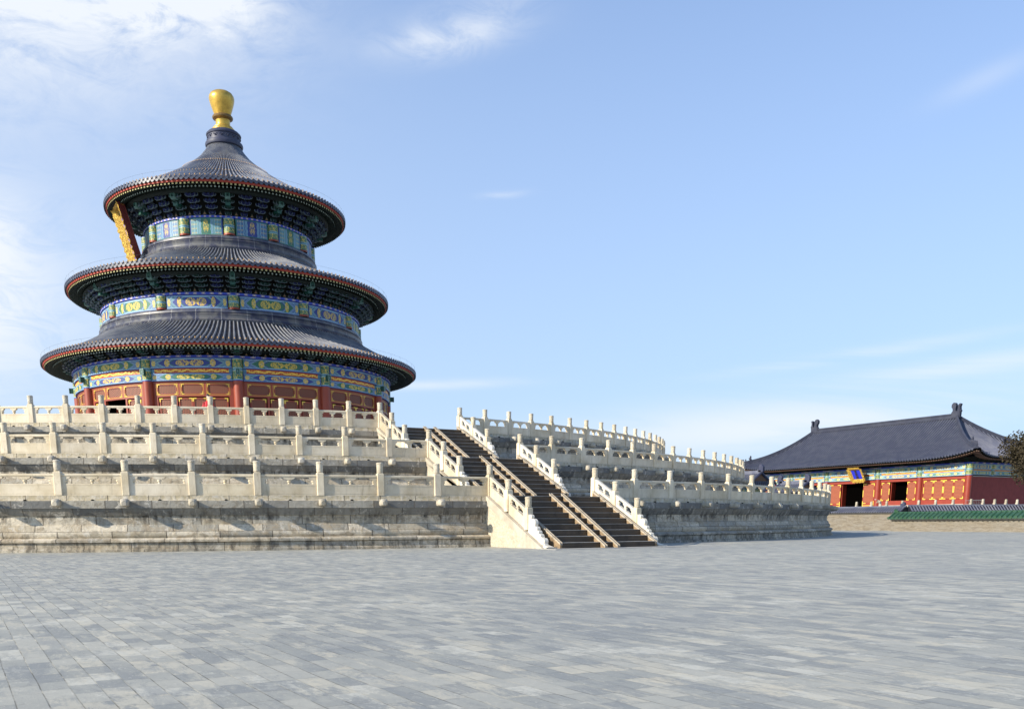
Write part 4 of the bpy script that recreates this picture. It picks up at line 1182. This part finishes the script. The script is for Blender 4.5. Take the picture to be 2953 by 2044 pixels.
def ribs(m, fn, axis, lo, hi, sp_, lo_t, hi_t, mi, hw2=.075, me_=2):
    """ribs at constant coordinate along the eave"""
    n = int((hi-lo)/sp_)
    for i in range(n+1):
        c = lo+(hi-lo)*(i+.5)/(n+1)
        # t where the hip cuts this rib
        tmax = 1.0
        if c < lo_t: tmax = (c-lo)/(lo_t-lo)
        if c > hi_t: tmax = (hi-c)/(hi-hi_t)
        if tmax < .03: continue
        vs = []; K = 9
        for k_ in range(K):
            t_ = tmax*k_/(K-1); a = lo+(lo_t-lo)*t_; b = hi+(hi_t-hi)*t_
            s_ = max(-1, min(1, 2*(c-a)/(b-a)-1)); p = fn(s_, t_)
            for (x, z) in ((-1, -.2), (-.75, .75), (0, 1.1), (.75, .75), (1, -.2)):
                if axis == 0: vs.append((p[0]+x*hw2, p[1], p[2]+z*hw2))
                else: vs.append((p[0], p[1]+x*hw2, p[2]+z*hw2))
        m.add(vs, [(k_*5+j, k_*5+j+1, (k_+1)*5+j+1, (k_+1)*5+j) for k_ in range(K-1) for j in range(4)], mi)
        p = fn(max(-1, min(1, 2*(c-lo)/(hi-lo)-1)), 0)
        if axis == 0: m.box(p[0]-.085, p[0]+.085, p[1]-.05, p[1]+.03, p[2]-.08, p[2]+.09, me_)
        else: m.box(p[0]-.03, p[0]+.05, p[1]-.085, p[1]+.085, p[2]-.08, p[2]+.09, me_)
m = MB(); surf(m, froof, 48, 12, 0); surf(m, eroof, 24, 12, 0)
surf(m, lambda s_, t_: (lambda p: (p[0], 2*YR-p[1], p[2]))(froof(s_, t_)), 24, 6, 0)
surf(m, lambda s_, t_: (EX0+(XRL-EX0)*t_, (lambda ya, yb: ya+(yb-ya)*(s_+1)/2)(EY0+(YR-EY0)*t_, EY1+(YR-EY1)*t_), zr(t_)+lift(s_)*(1-t_)**2), 24, 6, 0)
ribs(m, froof, 0, EX0, EX1, .34, XRL, XRR, 1, .056); ribs(m, eroof, 1, EY0, EY1, .34, YR-.01, YR+.01, 1, .056)
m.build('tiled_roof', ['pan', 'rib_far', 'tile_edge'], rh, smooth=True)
# soffit + rafter ends
m = MB()
def sof(fn, inner):
    n = 60; vs = []
    for i in range(n+1):
        s_ = -1+2*i/n; p = fn(s_, 0); vs.append((p[0], p[1], p[2]-.10)); q_ = inner(s_); vs.append(q_)
    m.add(vs, [(2*i, 2*i+1, 2*i+3, 2*i+2) for i in range(n)], 0)
sof(froof, lambda s_: (XL-.6+(XR-XL+1.2)*(s_+1)/2, YF-.6, 7.35)); sof(eroof, lambda s_: (XR+.6, YF-.6+(YB-YF+1.2)*(s_+1)/2, 7.35))
m.build('soffit', 'under', rh)
m = MB()
for i in range(118):
    s_ = -1+2*(i+.5)/118; p = froof(s_, 0); x = p[0]
    m.box(x-.055, x+.055, p[1]+.18, p[1]+.95, p[2]-.27, p[2]-.18, 0)
for i in range(50):
    s_ = -1+2*(i+.5)/50; p = eroof(s_, 0)
    m.box(p[0]-.95, p[0]-.18, p[1]-.055, p[1]+.055, p[2]-.27, p[2]-.18, 0)
m.build('eave_rafters', 'raft_r', rh)
m = MB()
vs = []
for i in range(61):
    p = froof(-1+2*i/60, 0); vs += [(p[0], p[1]+.14, p[2]-.09), (p[0], p[1]+.14, p[2]-.19)]
m.add(vs, [(2*i, 2*i+1, 2*i+3, 2*i+2) for i in range(60)])
m.build('eave_board', 'under', rh)
# ridges
m = MB()
m.poly([(-.17, 0), (-.17, .10), (-.11, .14), (-.11, .34), (-.16, .38), (-.16, .46), (-.08, .54), (.08, .54), (.16, .46), (.16, .38), (.11, .34), (.11, .14), (.17, .10), (.17, 0)], XRL, XRR)
m.v = [(y, YR+x, ZR-.06+z) for x, y, z in m.v]
m.build('main_ridge', 'ridge', rh)
def hip(pts):
    m = MB(); rings = []
    for i, p in enumerate(pts):
        a = Vector(pts[min(i+1, len(pts)-1)])-Vector(pts[max(i-1, 0)]); a.z = 0; a.normalize(); n_ = Vector((-a.y, a.x, 0)); p = Vector(p)
        rings.append([tuple(p+n_*x+Vector((0, 0, z))) for x, z in ((-.15, -.05), (-.15, .12), (-.09, .16), (-.10, .34), (0, .42), (.10, .34), (.09, .16), (.15, .12), (.15, -.05))])
    m.loft(rings); return m
hip([froof(1, 1-i/16) for i in range(17)]).build('hip_ridge', 'ridge', rh)
hip([froof(-1, 1-i/16) for i in range(17)]).build('hip_ridge', 'ridge', rh)
hip([(lambda p: (p[0], 2*YR-p[1], p[2]))(froof(1, 1-i/16)) for i in range(17)]).build('hip_ridge', 'ridge', rh)
# ridge end dragons and small hip beasts
def dragon(x, y, z, sx):
    m = MB()
    pts = [(-.42, 0), (.40, 0), (.42, .55), (.50, .62), (.40, .72), (.36, 1.0), (.44, 1.24), (.32, 1.30), (.20, 1.22), (.22, .95), (.16, .62), (-.04, .62), (-.08, .90), (-.04, 1.15), (-.12, 1.36), (-.32, 1.42), (-.50, 1.26), (-.52, 1.02), (-.40, .86), (-.36, .66), (-.48, .50), (-.56, .28), (-.60, .12)]
    pts = [(a*sx*1.18, b*1.18) for a, b in pts]
    if sx < 0: pts = pts[::-1]
    m.poly(pts[::1], -.16, .16); m.poly([(a*.8, b*.9+.05) for a, b in pts], -.20, .20)
    m.v = [(x+a, y+b, z+c) for a, b, c in m.v]; return m
dragon(XRR-.05, YR, ZR-.02, 1).build('ridge_dragon', 'ridge', rh)
dragon(XRL+.05, YR, ZR-.02, -1).build('ridge_dragon', 'ridge', rh)
for sgn in (1, -1):
    for i, t_ in enumerate((.02, .05, .08, .11, .14, .20)):
        p = froof(sgn, t_); m = MB(); k_ = 1.0 if i < 5 else 1.9
        m.lathe([(.07*k_, 0), (.09*k_, .08*k_), (.05*k_, .16*k_), (.065*k_, .24*k_), (.03*k_, .32*k_), (.001, .34*k_)], 7, (p[0], p[1], p[2]+.36))
        m.box(p[0]-.14*k_, p[0]+.02, p[1]-.04, p[1]+.04, p[2]+.52, p[2]+.52+.10*k_)
        m.build('ridge_beast', 'ridge', rh)
plaque('name_plaque', 'blue plaque with gilded wavy frame under the eave of the hipped-roof hall', (1.75, 71.9, 5.60), 0, 1.20, 1.18, rad(35), .45, rad(28), ('plaque_blue',), '皇乾殿', .36)

# platform of the rear hall
pf = thing('stone_platform', 'pale stone platform under the hipped-roof hall, half hidden by the wall', 'platform', (0, 75, 0))
m = MB(); m.box(-19, 19.2, 67.3, 90, 0, ZD-.02); m.build('base', 'stone_base', pf); m = MB(); m.box(-19.15, 19.35, 67.15, 90.1, ZD-.02, ZD); m.build('coping', 'stone_base', pf)
pb = thing('platform_balustrade', 'low stone balustrade with round-topped posts in front of the hipped-roof hall', 'balustrade', (19, 67.5, ZD), group=None)
def small_post(x, y):
    m = MB(); m.cbox(x-.13, x+.13, y-.13, y+.13, ZD, ZD+.75, .02); m.lathe([(.12, .75), (.13, .8), (.13, 1.05), (.10, 1.12), (.02, 1.13)], 10, (x, y, ZD)); return m
pxs = [19-1.95*i for i in range(8)]
for i, x in enumerate(pxs): small_post(x, 67.5).build('post', 'spout', pb, smooth=True)
for i in range(5): small_post(19, 67.5+1.93*(i+1)).build('post', 'spout', pb, smooth=True)
for i in range(7):
    m = MB(); m.box(pxs[i+1]+.13, pxs[i]-.13, 67.44, 67.56, ZD, ZD+.6); m.build('rail_panel', 'marble', pb)
for i in range(5):
    m = MB(); m.box(18.94, 19.06, 67.5+1.93*i+.13, 67.5+1.93*(i+1)-.13, ZD, ZD+.6); m.build('rail_panel', 'marble', pb)

# ------------------------------------------------------------------ walls in front of the rear hall
def roofed_wall(name, label, p, q, thick, zt, ze, zr_, ov, rib, pan, sp_=.26, ridge=.12):
    """wall from p to q; tiles overhang on both sides"""
    d = Vector(q)-Vector(p); L = d.length; a = math.atan2(d.y, d.x)
    root = thing(name, label, 'wall', (p[0], p[1], 0), a)
    m = MB(); m.box(0, L, -thick/2, thick/2, -.15, zt); m.build('wall', 'brick', root, org=(0, 0, 0))
    m = MB(); m.box(-.05, L, -thick/2-.10, thick/2+.10, zt, zt+.05); m.box(-.06, L, -thick/2-.18, thick/2+.18, zt+.05, ze+.02); m.build('corbel', 'stone_base', root, org=(0, 0, 0))
    m = MB(); yo = thick/2+ov
    m.poly([(-yo, ze), (-yo, ze+.05), (-.12, zr_-ridge), (.12, zr_-ridge), (yo, ze+.05), (yo, ze)], -.1, L)
    m.v = [(y, x, z) for x, y, z in m.v]
    n = int(L/sp_); hw2 = sp_*.27
    for i in range(n+1):
        x = sp_*i
        for s in (-1, 1):
            vs = []
            for (yy, zz) in ((s*(yo+.02), ze+.05), (s*(yo*.5+.06), ze+.05+(zr_-ridge-ze-.05)*.46), (s*.12, zr_-ridge)):
                for (xx, z2) in ((-1, -.2), (-.7, .75), (0, 1.05), (.7, .75), (1, -.2)): vs.append((x+xx*hw2, yy, zz+z2*hw2))
            m.add(vs, [(k_*5+j, k_*5+j+1, (k_+1)*5+j+1, (k_+1)*5+j) for k_ in range(2) for j in range(4)], 1)
            m.lathe([(.001, -.01), (hw2*1.15, -.01), (hw2*1.15, .03)], 6, (0, 0, 0), 1, cap=False)
            for k_ in range(18): m.v[-1-k_] = (m.v[-1-k_][0]+x, s*(yo+.02-m.v[-1-k_][2]), m.v[-1-k_][1]+ze+.05+hw2*.3)
    m.build('tile_coping', [pan, rib], root, org=(0, 0, 0), smooth=True)
    m = MB(); m.loft([[(x, a_, b_) for a_, b_ in ((-.10, zr_-ridge-.02), (-.10, zr_-.05), (-.05, zr_), (.05, zr_), (.10, zr_-.05), (.10, zr_-ridge-.02))] for x in (-.12, L)]); m.build('ridge', rib, root, org=(0, 0, 0))
    return root
gw = roofed_wall('brick_wall', 'tan brick wall with a green glazed tile coping, in front of the blue-capped walls', (25.0, 48.2), (75.0, 48.8), .8, .84, .94, 1.54, .42, 'rib_green', 'pan_green', sp_=.40)
bw = roofed_wall('brick_wall', 'tan brick wall with a dark blue tile coping, beside the terrace end', (-30.0, 52.0), (23.2, 52.0), .8, 1.42, 1.52, 2.10, .28, 'rib_far', 'pan')
bw2 = roofed_wall('brick_wall', 'blue tiled wall top running behind the green-tiled wall, below the stone posts', (23.3, 52.3), (34.5, 71.6), .8, 1.45, 1.58, 2.16, .28, 'rib_far', 'pan')
def wall_end(parent, mt, x, z, k_=1.0, s=1):
    m = MB()
    m.poly([(-.3*s*k_, 0), (.1*s*k_, 0), (.25*s*k_, .25*k_), (.15*s*k_, .45*k_), (.0, .5*k_), (-.1*s*k_, .35*k_), (-.35*s*k_, .30*k_)], -.10, .10)
    m.v = [(a+x, b, c+z) for a, b, c in m.v]; m.build('ridge_end', mt, parent, org=(0, 0, 0))
wall_end(bw, 'tile_blue', 52.9, 2.02, .8); wall_end(gw, 'rib_green', .1, 1.42, .7, -1)

# ------------------------------------------------------------------ glazed gates on the wall line
def gate(label, cx, y, wd, dp, zb, ze, zr_, ridge_half):
    root = thing('glazed_gate', label, 'gate', (cx, y, 0), group='glazed gates behind the terrace')
    m = MB(); m.box(-wd/2, wd/2, -dp/2, dp/2, 0, zb, 0); m.build('body', 'red_bright', root, org=(0, 0, 0))
    m = MB()
    for s in (-1, 1): m.box(s*wd*.30-.35, s*wd*.30+.35, -dp/2-.06, -dp/2, 0, zb-.3, 0)
    m.build('glazed_panels', 'rib_green', root, org=(0, 0, 0))
    m = MB(); m.box(-wd*.17, wd*.17, -dp/2-.04, -dp/2+.01, 0, zb-.6); m.build('dark_doorway_slab', 'black', root, org=(0, 0, 0))  # black slab on the front, painted as the shade of an opening
    m = MB(); m.box(-wd/2-.15, wd/2+.15, -dp/2-.15, dp/2+.15, zb, ze-.05, 0, uvf=1); m.build('frieze', 'beam_fa', root, org=(0, 0, 0))
    m = MB(); ox, oy = wd/2+.75, dp/2+.75; zm = ze+(zr_-ze)*.42; rm = ridge_half
    def P(t_, hh):       # roof section y half width
        return oy*(1-t_)
    # hip skirt then gable
    e0 = [(-ox, -oy, ze+.12), (ox, -oy, ze+.12), (ox, oy, ze+.12), (-ox, oy, ze+.12)]
    e1 = [(-rm, -oy*.5, zm), (rm, -oy*.5, zm), (rm, oy*.5, zm), (-rm, oy*.5, zm)]
    m.loft([[(x, y_, z-.14) for x, y_, z in e0], e0, e1], 0, True)
    for s in (-1, 1):
        m.add([(-rm-.1, s*oy*.55, zm), (rm+.1, s*oy*.55, zm), (rm+.1, 0, zr_), (-rm-.1, 0, zr_)], [(0, 1, 2, 3)], 0)
        m.add([(s*(rm-.05), -oy*.5, zm), (s*(rm-.05), oy*.5, zm), (s*(rm-.05), 0, zr_)], [(0, 1, 2)], 3)
        n = int(2*ox/.28)
        for i in range(n+1):
            x = -ox+2*ox*i/n
            pts = [(x, s*oy, ze+.12)]
            if abs(x) <= rm: pts += [(x, s*oy*.5, zm), (x, s*.05, zr_)]
            else: f = (ox-abs(x))/(ox-rm); pts += [(x, s*(oy-.5*oy*f), ze+.12+(zm-ze-.12)*f)]
            m.tube(pts, .075, 5, 1)
        n = int(2*oy/.28)
        for i in range(n+1):
            y_ = -oy+2*oy*i/n; f = min(1, (oy-abs(y_))/(oy*.5)) if abs(y_) > oy*.5 else 1
            m.tube([(s*ox, y_, ze+.12), (s*(ox-(ox-rm)*f), y_, ze+.12+(zm-ze-.12)*f)], .075, 5, 1)
        for s2 in (-1, 1):
            m.tube([(s*rm, 0, zr_+.05), (s*rm, s2*oy*.52, zm+.12)], .13, 6, 2); m.tube([(s*rm, s2*oy*.5, zm+.12), (s*(ox+.1), s2*(oy+.1), ze+.34)], .12, 6, 2)
            m.lathe([(.09, 0), (.12, .1), (.05, .3), (.001, .4)], 6, (s*(ox), s2*oy, ze+.40), 2)
    m.build('tiled_roof', ['pan', 'rib_far', 'tile_blue', 'b_gold'], root, org=(0, 0, 0), smooth=True)
    m = MB(); m.box(-rm, rm, -.12, .12, zr_-.05, zr_+.28); m.build('main_ridge', 'rib_far', root, org=(0, 0, 0))
    for s in (-1, 1):
        m = MB(); pts = [(-.3, 0), (.3, 0), (.32, .5), (.1, .75), (-.15, .8), (-.32, .6), (-.2, .4), (-.4, .25)]
        pts = [(a*s, b) for a, b in pts]
        m.poly(pts, -.12, .12); m.v = [(a+s*rm, b, c+zr_+.1) for a, b, c in m.v]; m.build('ridge_dragon', 'tile_blue', root, org=(0, 0, 0))
gate('larger central gate with a steep blue tiled gable roof, rising behind the middle terrace', 1.6, 52.4, 6.2, 2.6, 3.6, 4.3, 5.7, 3.9)
gate('smaller side gate with a low blue tiled roof, just left of the hipped-roof hall doors', 9.9, 52.4, 2.9, 1.8, 3.0, 3.5, 4.45, 1.75)

# ------------------------------------------------------------------ trees
def tree(name, label, x, y, zb, zt, rx, mt, seed, n=5200, lean=0):
    rnd = random.Random(seed); root = thing(name, label, 'tree', (x, y, 0))
    m = MB(); m.tube([(0, 0, 0), (.12, .05, zt*.25), (-.05, .1, zt*.5), (.1, 0, zt*.85)], [rx*.13, rx*.10, rx*.07, rx*.02], 9)
    cl = []
    for i in range(26):
        a = rnd.uniform(0, 2*PI); q = rnd.uniform(.25, 1); z = zb+(zt-zb)*rnd.random()
        f = math.sin(PI*min(1, max(.08, (z-zb)/(zt-zb)*.85+.12)))
        c = Vector((math.cos(a)*rx*q*f, math.sin(a)*rx*q*f, z)); cl.append((c, rx*rnd.uniform(.22, .36)))
        m.tube([(0, 0, max(.3, z-rx*.5)), (c.x*.5, c.y*.5, z-rx*.18), tuple(c)], [rx*.045, rx*.03, rx*.008], 5)
    m.build('trunk', 'bark', root, org=(0, 0, 0), smooth=True)
    m = MB()
    for i in range(n):
        c, r_ = cl[rnd.randrange(len(cl))]
        v = Vector((rnd.gauss(0, 1), rnd.gauss(0, 1), rnd.gauss(0, .8))).normalized()*r_*rnd.random()**.45
        p = c+v; s_ = rnd.uniform(.05, .12)*min(1.2, rx*.5)
        a = Vector((rnd.uniform(-1, 1), rnd.uniform(-1, 1), rnd.uniform(-1, 1))).normalized(); b = a.cross(Vector((rnd.uniform(-1, 1), rnd.uniform(-1, 1), 1))).normalized()
        m.add([p-a*s_, p+b*s_*.6, p+a*s_, p-b*s_*.6], [(0, 1, 2, 3)])
    m.build('crown', mt, root, org=(0, 0, 0))
tree('cypress_tree', 'dark brownish evergreen tree overlapping the right end of the hipped-roof hall', 30.4, 60.2, 3.4, 9.2, 5.3, 'leaf', 4, 30000)
tree('small_tree', 'small green tree top showing between the stone posts beside the larger gate', 8.3, 55.5, 2.2, 4.3, 1.1, 'leaf_g', 9, 1500)

# ------------------------------------------------------------------ people
def skin_body(name, joints, edges, mt, parent, lv=1):
    me = bpy.data.meshes.new(name); me.from_pydata([j[0] for j in joints], edges, [])
    ob = bpy.data.objects.new(name, me); COL.objects.link(ob); ob.parent = parent
    md = ob.modifiers.new('skin', 'SKIN'); sv = me.skin_vertices[0] if me.skin_vertices else None
    if sv is None:
        return ob
    return ob
def body(name, label, loc, rz, coat, legs=True, pose=None, hat=None, sc_=1.0):
    """standing figure, coat + trousers + head as one body with clothing children; metres, faces local -x"""
    root = thing(name, label, 'person', loc, rz)
    def ring(cx, cy, z, rx, ry, n=14): return [(cx+rx*math.cos(2*PI*j/n), cy+ry*math.sin(2*PI*j/n), z) for j in range(n)]
    lean = pose == 'bend'
    def L(p):
        x, y, z = p
        if lean and z > .92:
            t_ = (z-.92); a = min(.9, t_*1.1); x, z = x-math.sin(a)*t_*.95, .92+math.cos(a)*t_
        return (x*sc_, y*sc_, z*sc_)
    m = MB()
    for s in (-1, 1):    # legs
        m.loft([ring(0, s*.09, .07, .05, .05), ring(0, s*.09, .30, .062, .060), ring(0, s*.09, .48, .065, .065), ring(0, s*.095, .70, .085, .085), ring(0, s*.085, .88, .10, .10)], 1)
        m.loft([ring(-.05, s*.09, .0, .13, .05), ring(-.045, s*.09, .05, .12, .048), ring(-.0, s*.09, .10, .055, .05)], 4)
    # torso coat
    m.loft([ring(0, 0, .70, .15, .21), ring(0, 0, .90, .14, .20), ring(0, 0, 1.05, .13, .185), ring(0, 0, 1.25, .145, .21), ring(0, 0, 1.38, .13, .215), ring(0, 0, 1.45, .085, .12), ring(0, 0, 1.50, .06, .065)], 0)
    # neck and head
    m.loft([ring(0, 0, 1.46, .05, .05), ring(-.01, 0, 1.54, .05, .052), ring(-.02, 0, 1.58, .075, .068), ring(-.015, 0, 1.64, .10, .078), ring(-.01, 0, 1.70, .105, .082), ring(0, 0, 1.77, .09, .072), ring(.01, 0, 1.81, .045, .04)], 2)
    m.lathe([(.001, -.02), (.016, 0), (.001, .03)], 6, (-.118, 0, 1.655), 2)
    # hair
    m.loft([ring(.03, 0, 1.60, .075, .082), ring(.02, 0, 1.68, .095, .092), ring(.0, 0, 1.745, .108, .092), ring(.0, 0, 1.80, .085, .072), ring(0, 0, 1.835, .03, .03)], 3)
    # arms with forearms on the rail or hanging
    for s in (-1, 1):
        if pose == 'rail': J = [(0, s*.20, 1.38), (.02, s*.29, 1.15), (-.16, s*.20, 1.04), (-.24, s*.12, 1.03)]
        elif lean: J = [(0, s*.20, 1.36), (-.10, s*.26, 1.18), (-.30, s*.20, 1.12), (-.36, s*.15, 1.10)]
        else: J = [(0, s*.20, 1.38), (.02, s*.26, 1.12), (-.05, s*.25, .90), (-.07, s*.24, .83)]
        m.tube(J[:3], [.075, .062, .048], 10, 0); m.tube(J[2:], [.036, .030], 8, 2)
        h = Vector(J[3]); d = (Vector(J[3])-Vector(J[2])).normalized(); sd_ = d.cross(Vector((0, 0, 1))).normalized()
        for f in range(4):
            o_ = sd_*(.024-.016*f); l_ = (.075, .085, .08, .062)[f]
            m.tube([tuple(h+o_), tuple(h+o_+d*l_*.55), tuple(h+o_+d*l_*.9+Vector((0, 0, -.02)))], [.010, .009, .007], 5, 2)
        m.tube([tuple(h-d*.01), tuple(h+sd_*.045+d*.03)], [.011, .008], 5, 2)
    m.v = [L(v) for v in m.v]
    ob = m.build('body', [coat, 'trouser', 'skin', hat or 'hair', 'shoe'], root, org=(0, 0, 0), smooth=True)
    return root
# red-coated visitor on the top terrace behind a post
dv = Vector((CAM.x, CAM.y))
body('person', 'person in a puffy red coat standing on the top terrace, mostly hidden behind a post', (29.0, -9.42, Z3), math.atan2(29.35-9.0, 0)-PI/2+PI+rad(0), 'coat_red', pose='rail', sc_=.93)
body('person', 'person in a beige coat and white cap bending down above the blue wall coping', (7.8, 68.3, ZD-.05), rad(70), 'coat_beige', pose='bend', hat='hat_white', sc_=.95)
# ------------------------------------------------------------------ small things
o = MB()
fe = thing('fire_extinguisher', 'small red fire extinguisher seen through the top balustrade left of the stairs', 'extinguisher', (31.2, -3.25, Z3))
m = MB(); m.lathe([(.08, 0), (.085, .02), (.085, .42), (.06, .50), (.025, .53), (.025, .56)], 14); m.build('cylinder', 'coat_red', fe, org=(0, 0, 0), smooth=True)
m = MB(); m.box(-.02, .10, -.015, .015, .56, .60); m.tube([(.03, .0, .57), (.12, .0, .5), (.11, .0, .2)], .012, 6); m.build('valve', 'shoe', fe, org=(0, 0, 0))
for k, (x, y, z, lb) in enumerate(((34.6, -1.9, 3.691+0, 'top'),)):
    pass
for t, nm in zip(TIERS, ('lowest', 'middle', 'top')):
    xr = math.sqrt(t['R']**2-t['w']**2); x, y, z = xr-1.0, -t['w']+.55, t['z1']
    bp = thing('barrier_post', f'thin white barrier post on the {nm} terrace, behind the last balustrade panel', 'barrier post', (x, y, z), group='thin white barrier posts by the stairs')
    m = MB(); m.lathe([(.02, .02), (.02, .92), (.03, .93), (.03, .97), (.01, .98)], 8); m.build('pole', 'white_paint', bp, org=(0, 0, 0)); m = MB(); m.lathe([(.13, 0), (.13, .015), (.03, .03)], 12); m.build('foot', 'white_paint', bp, org=(0, 0, 0))
mf = thing('metal_barrier', 'low grey metal barrier beside the corner column of the hipped-roof hall', 'barrier', (17.4, 70.3, ZD))
m = MB(); m.tube([(-.9, 0, 0), (-.9, 0, 1.05), (.9, 0, 1.05), (.9, 0, 0)], .022, 6); m.build('frame', 'metal', mf, org=(0, 0, 0))
m = MB()
for i in range(9): m.tube([(-.72+.18*i, 0, .15), (-.72+.18*i, 0, 1.03)], .010, 5)
m.tube([(-.9, 0, .15), (.9, 0, .15)], .014, 5); m.build('bars', 'metal', mf, org=(0, 0, 0))
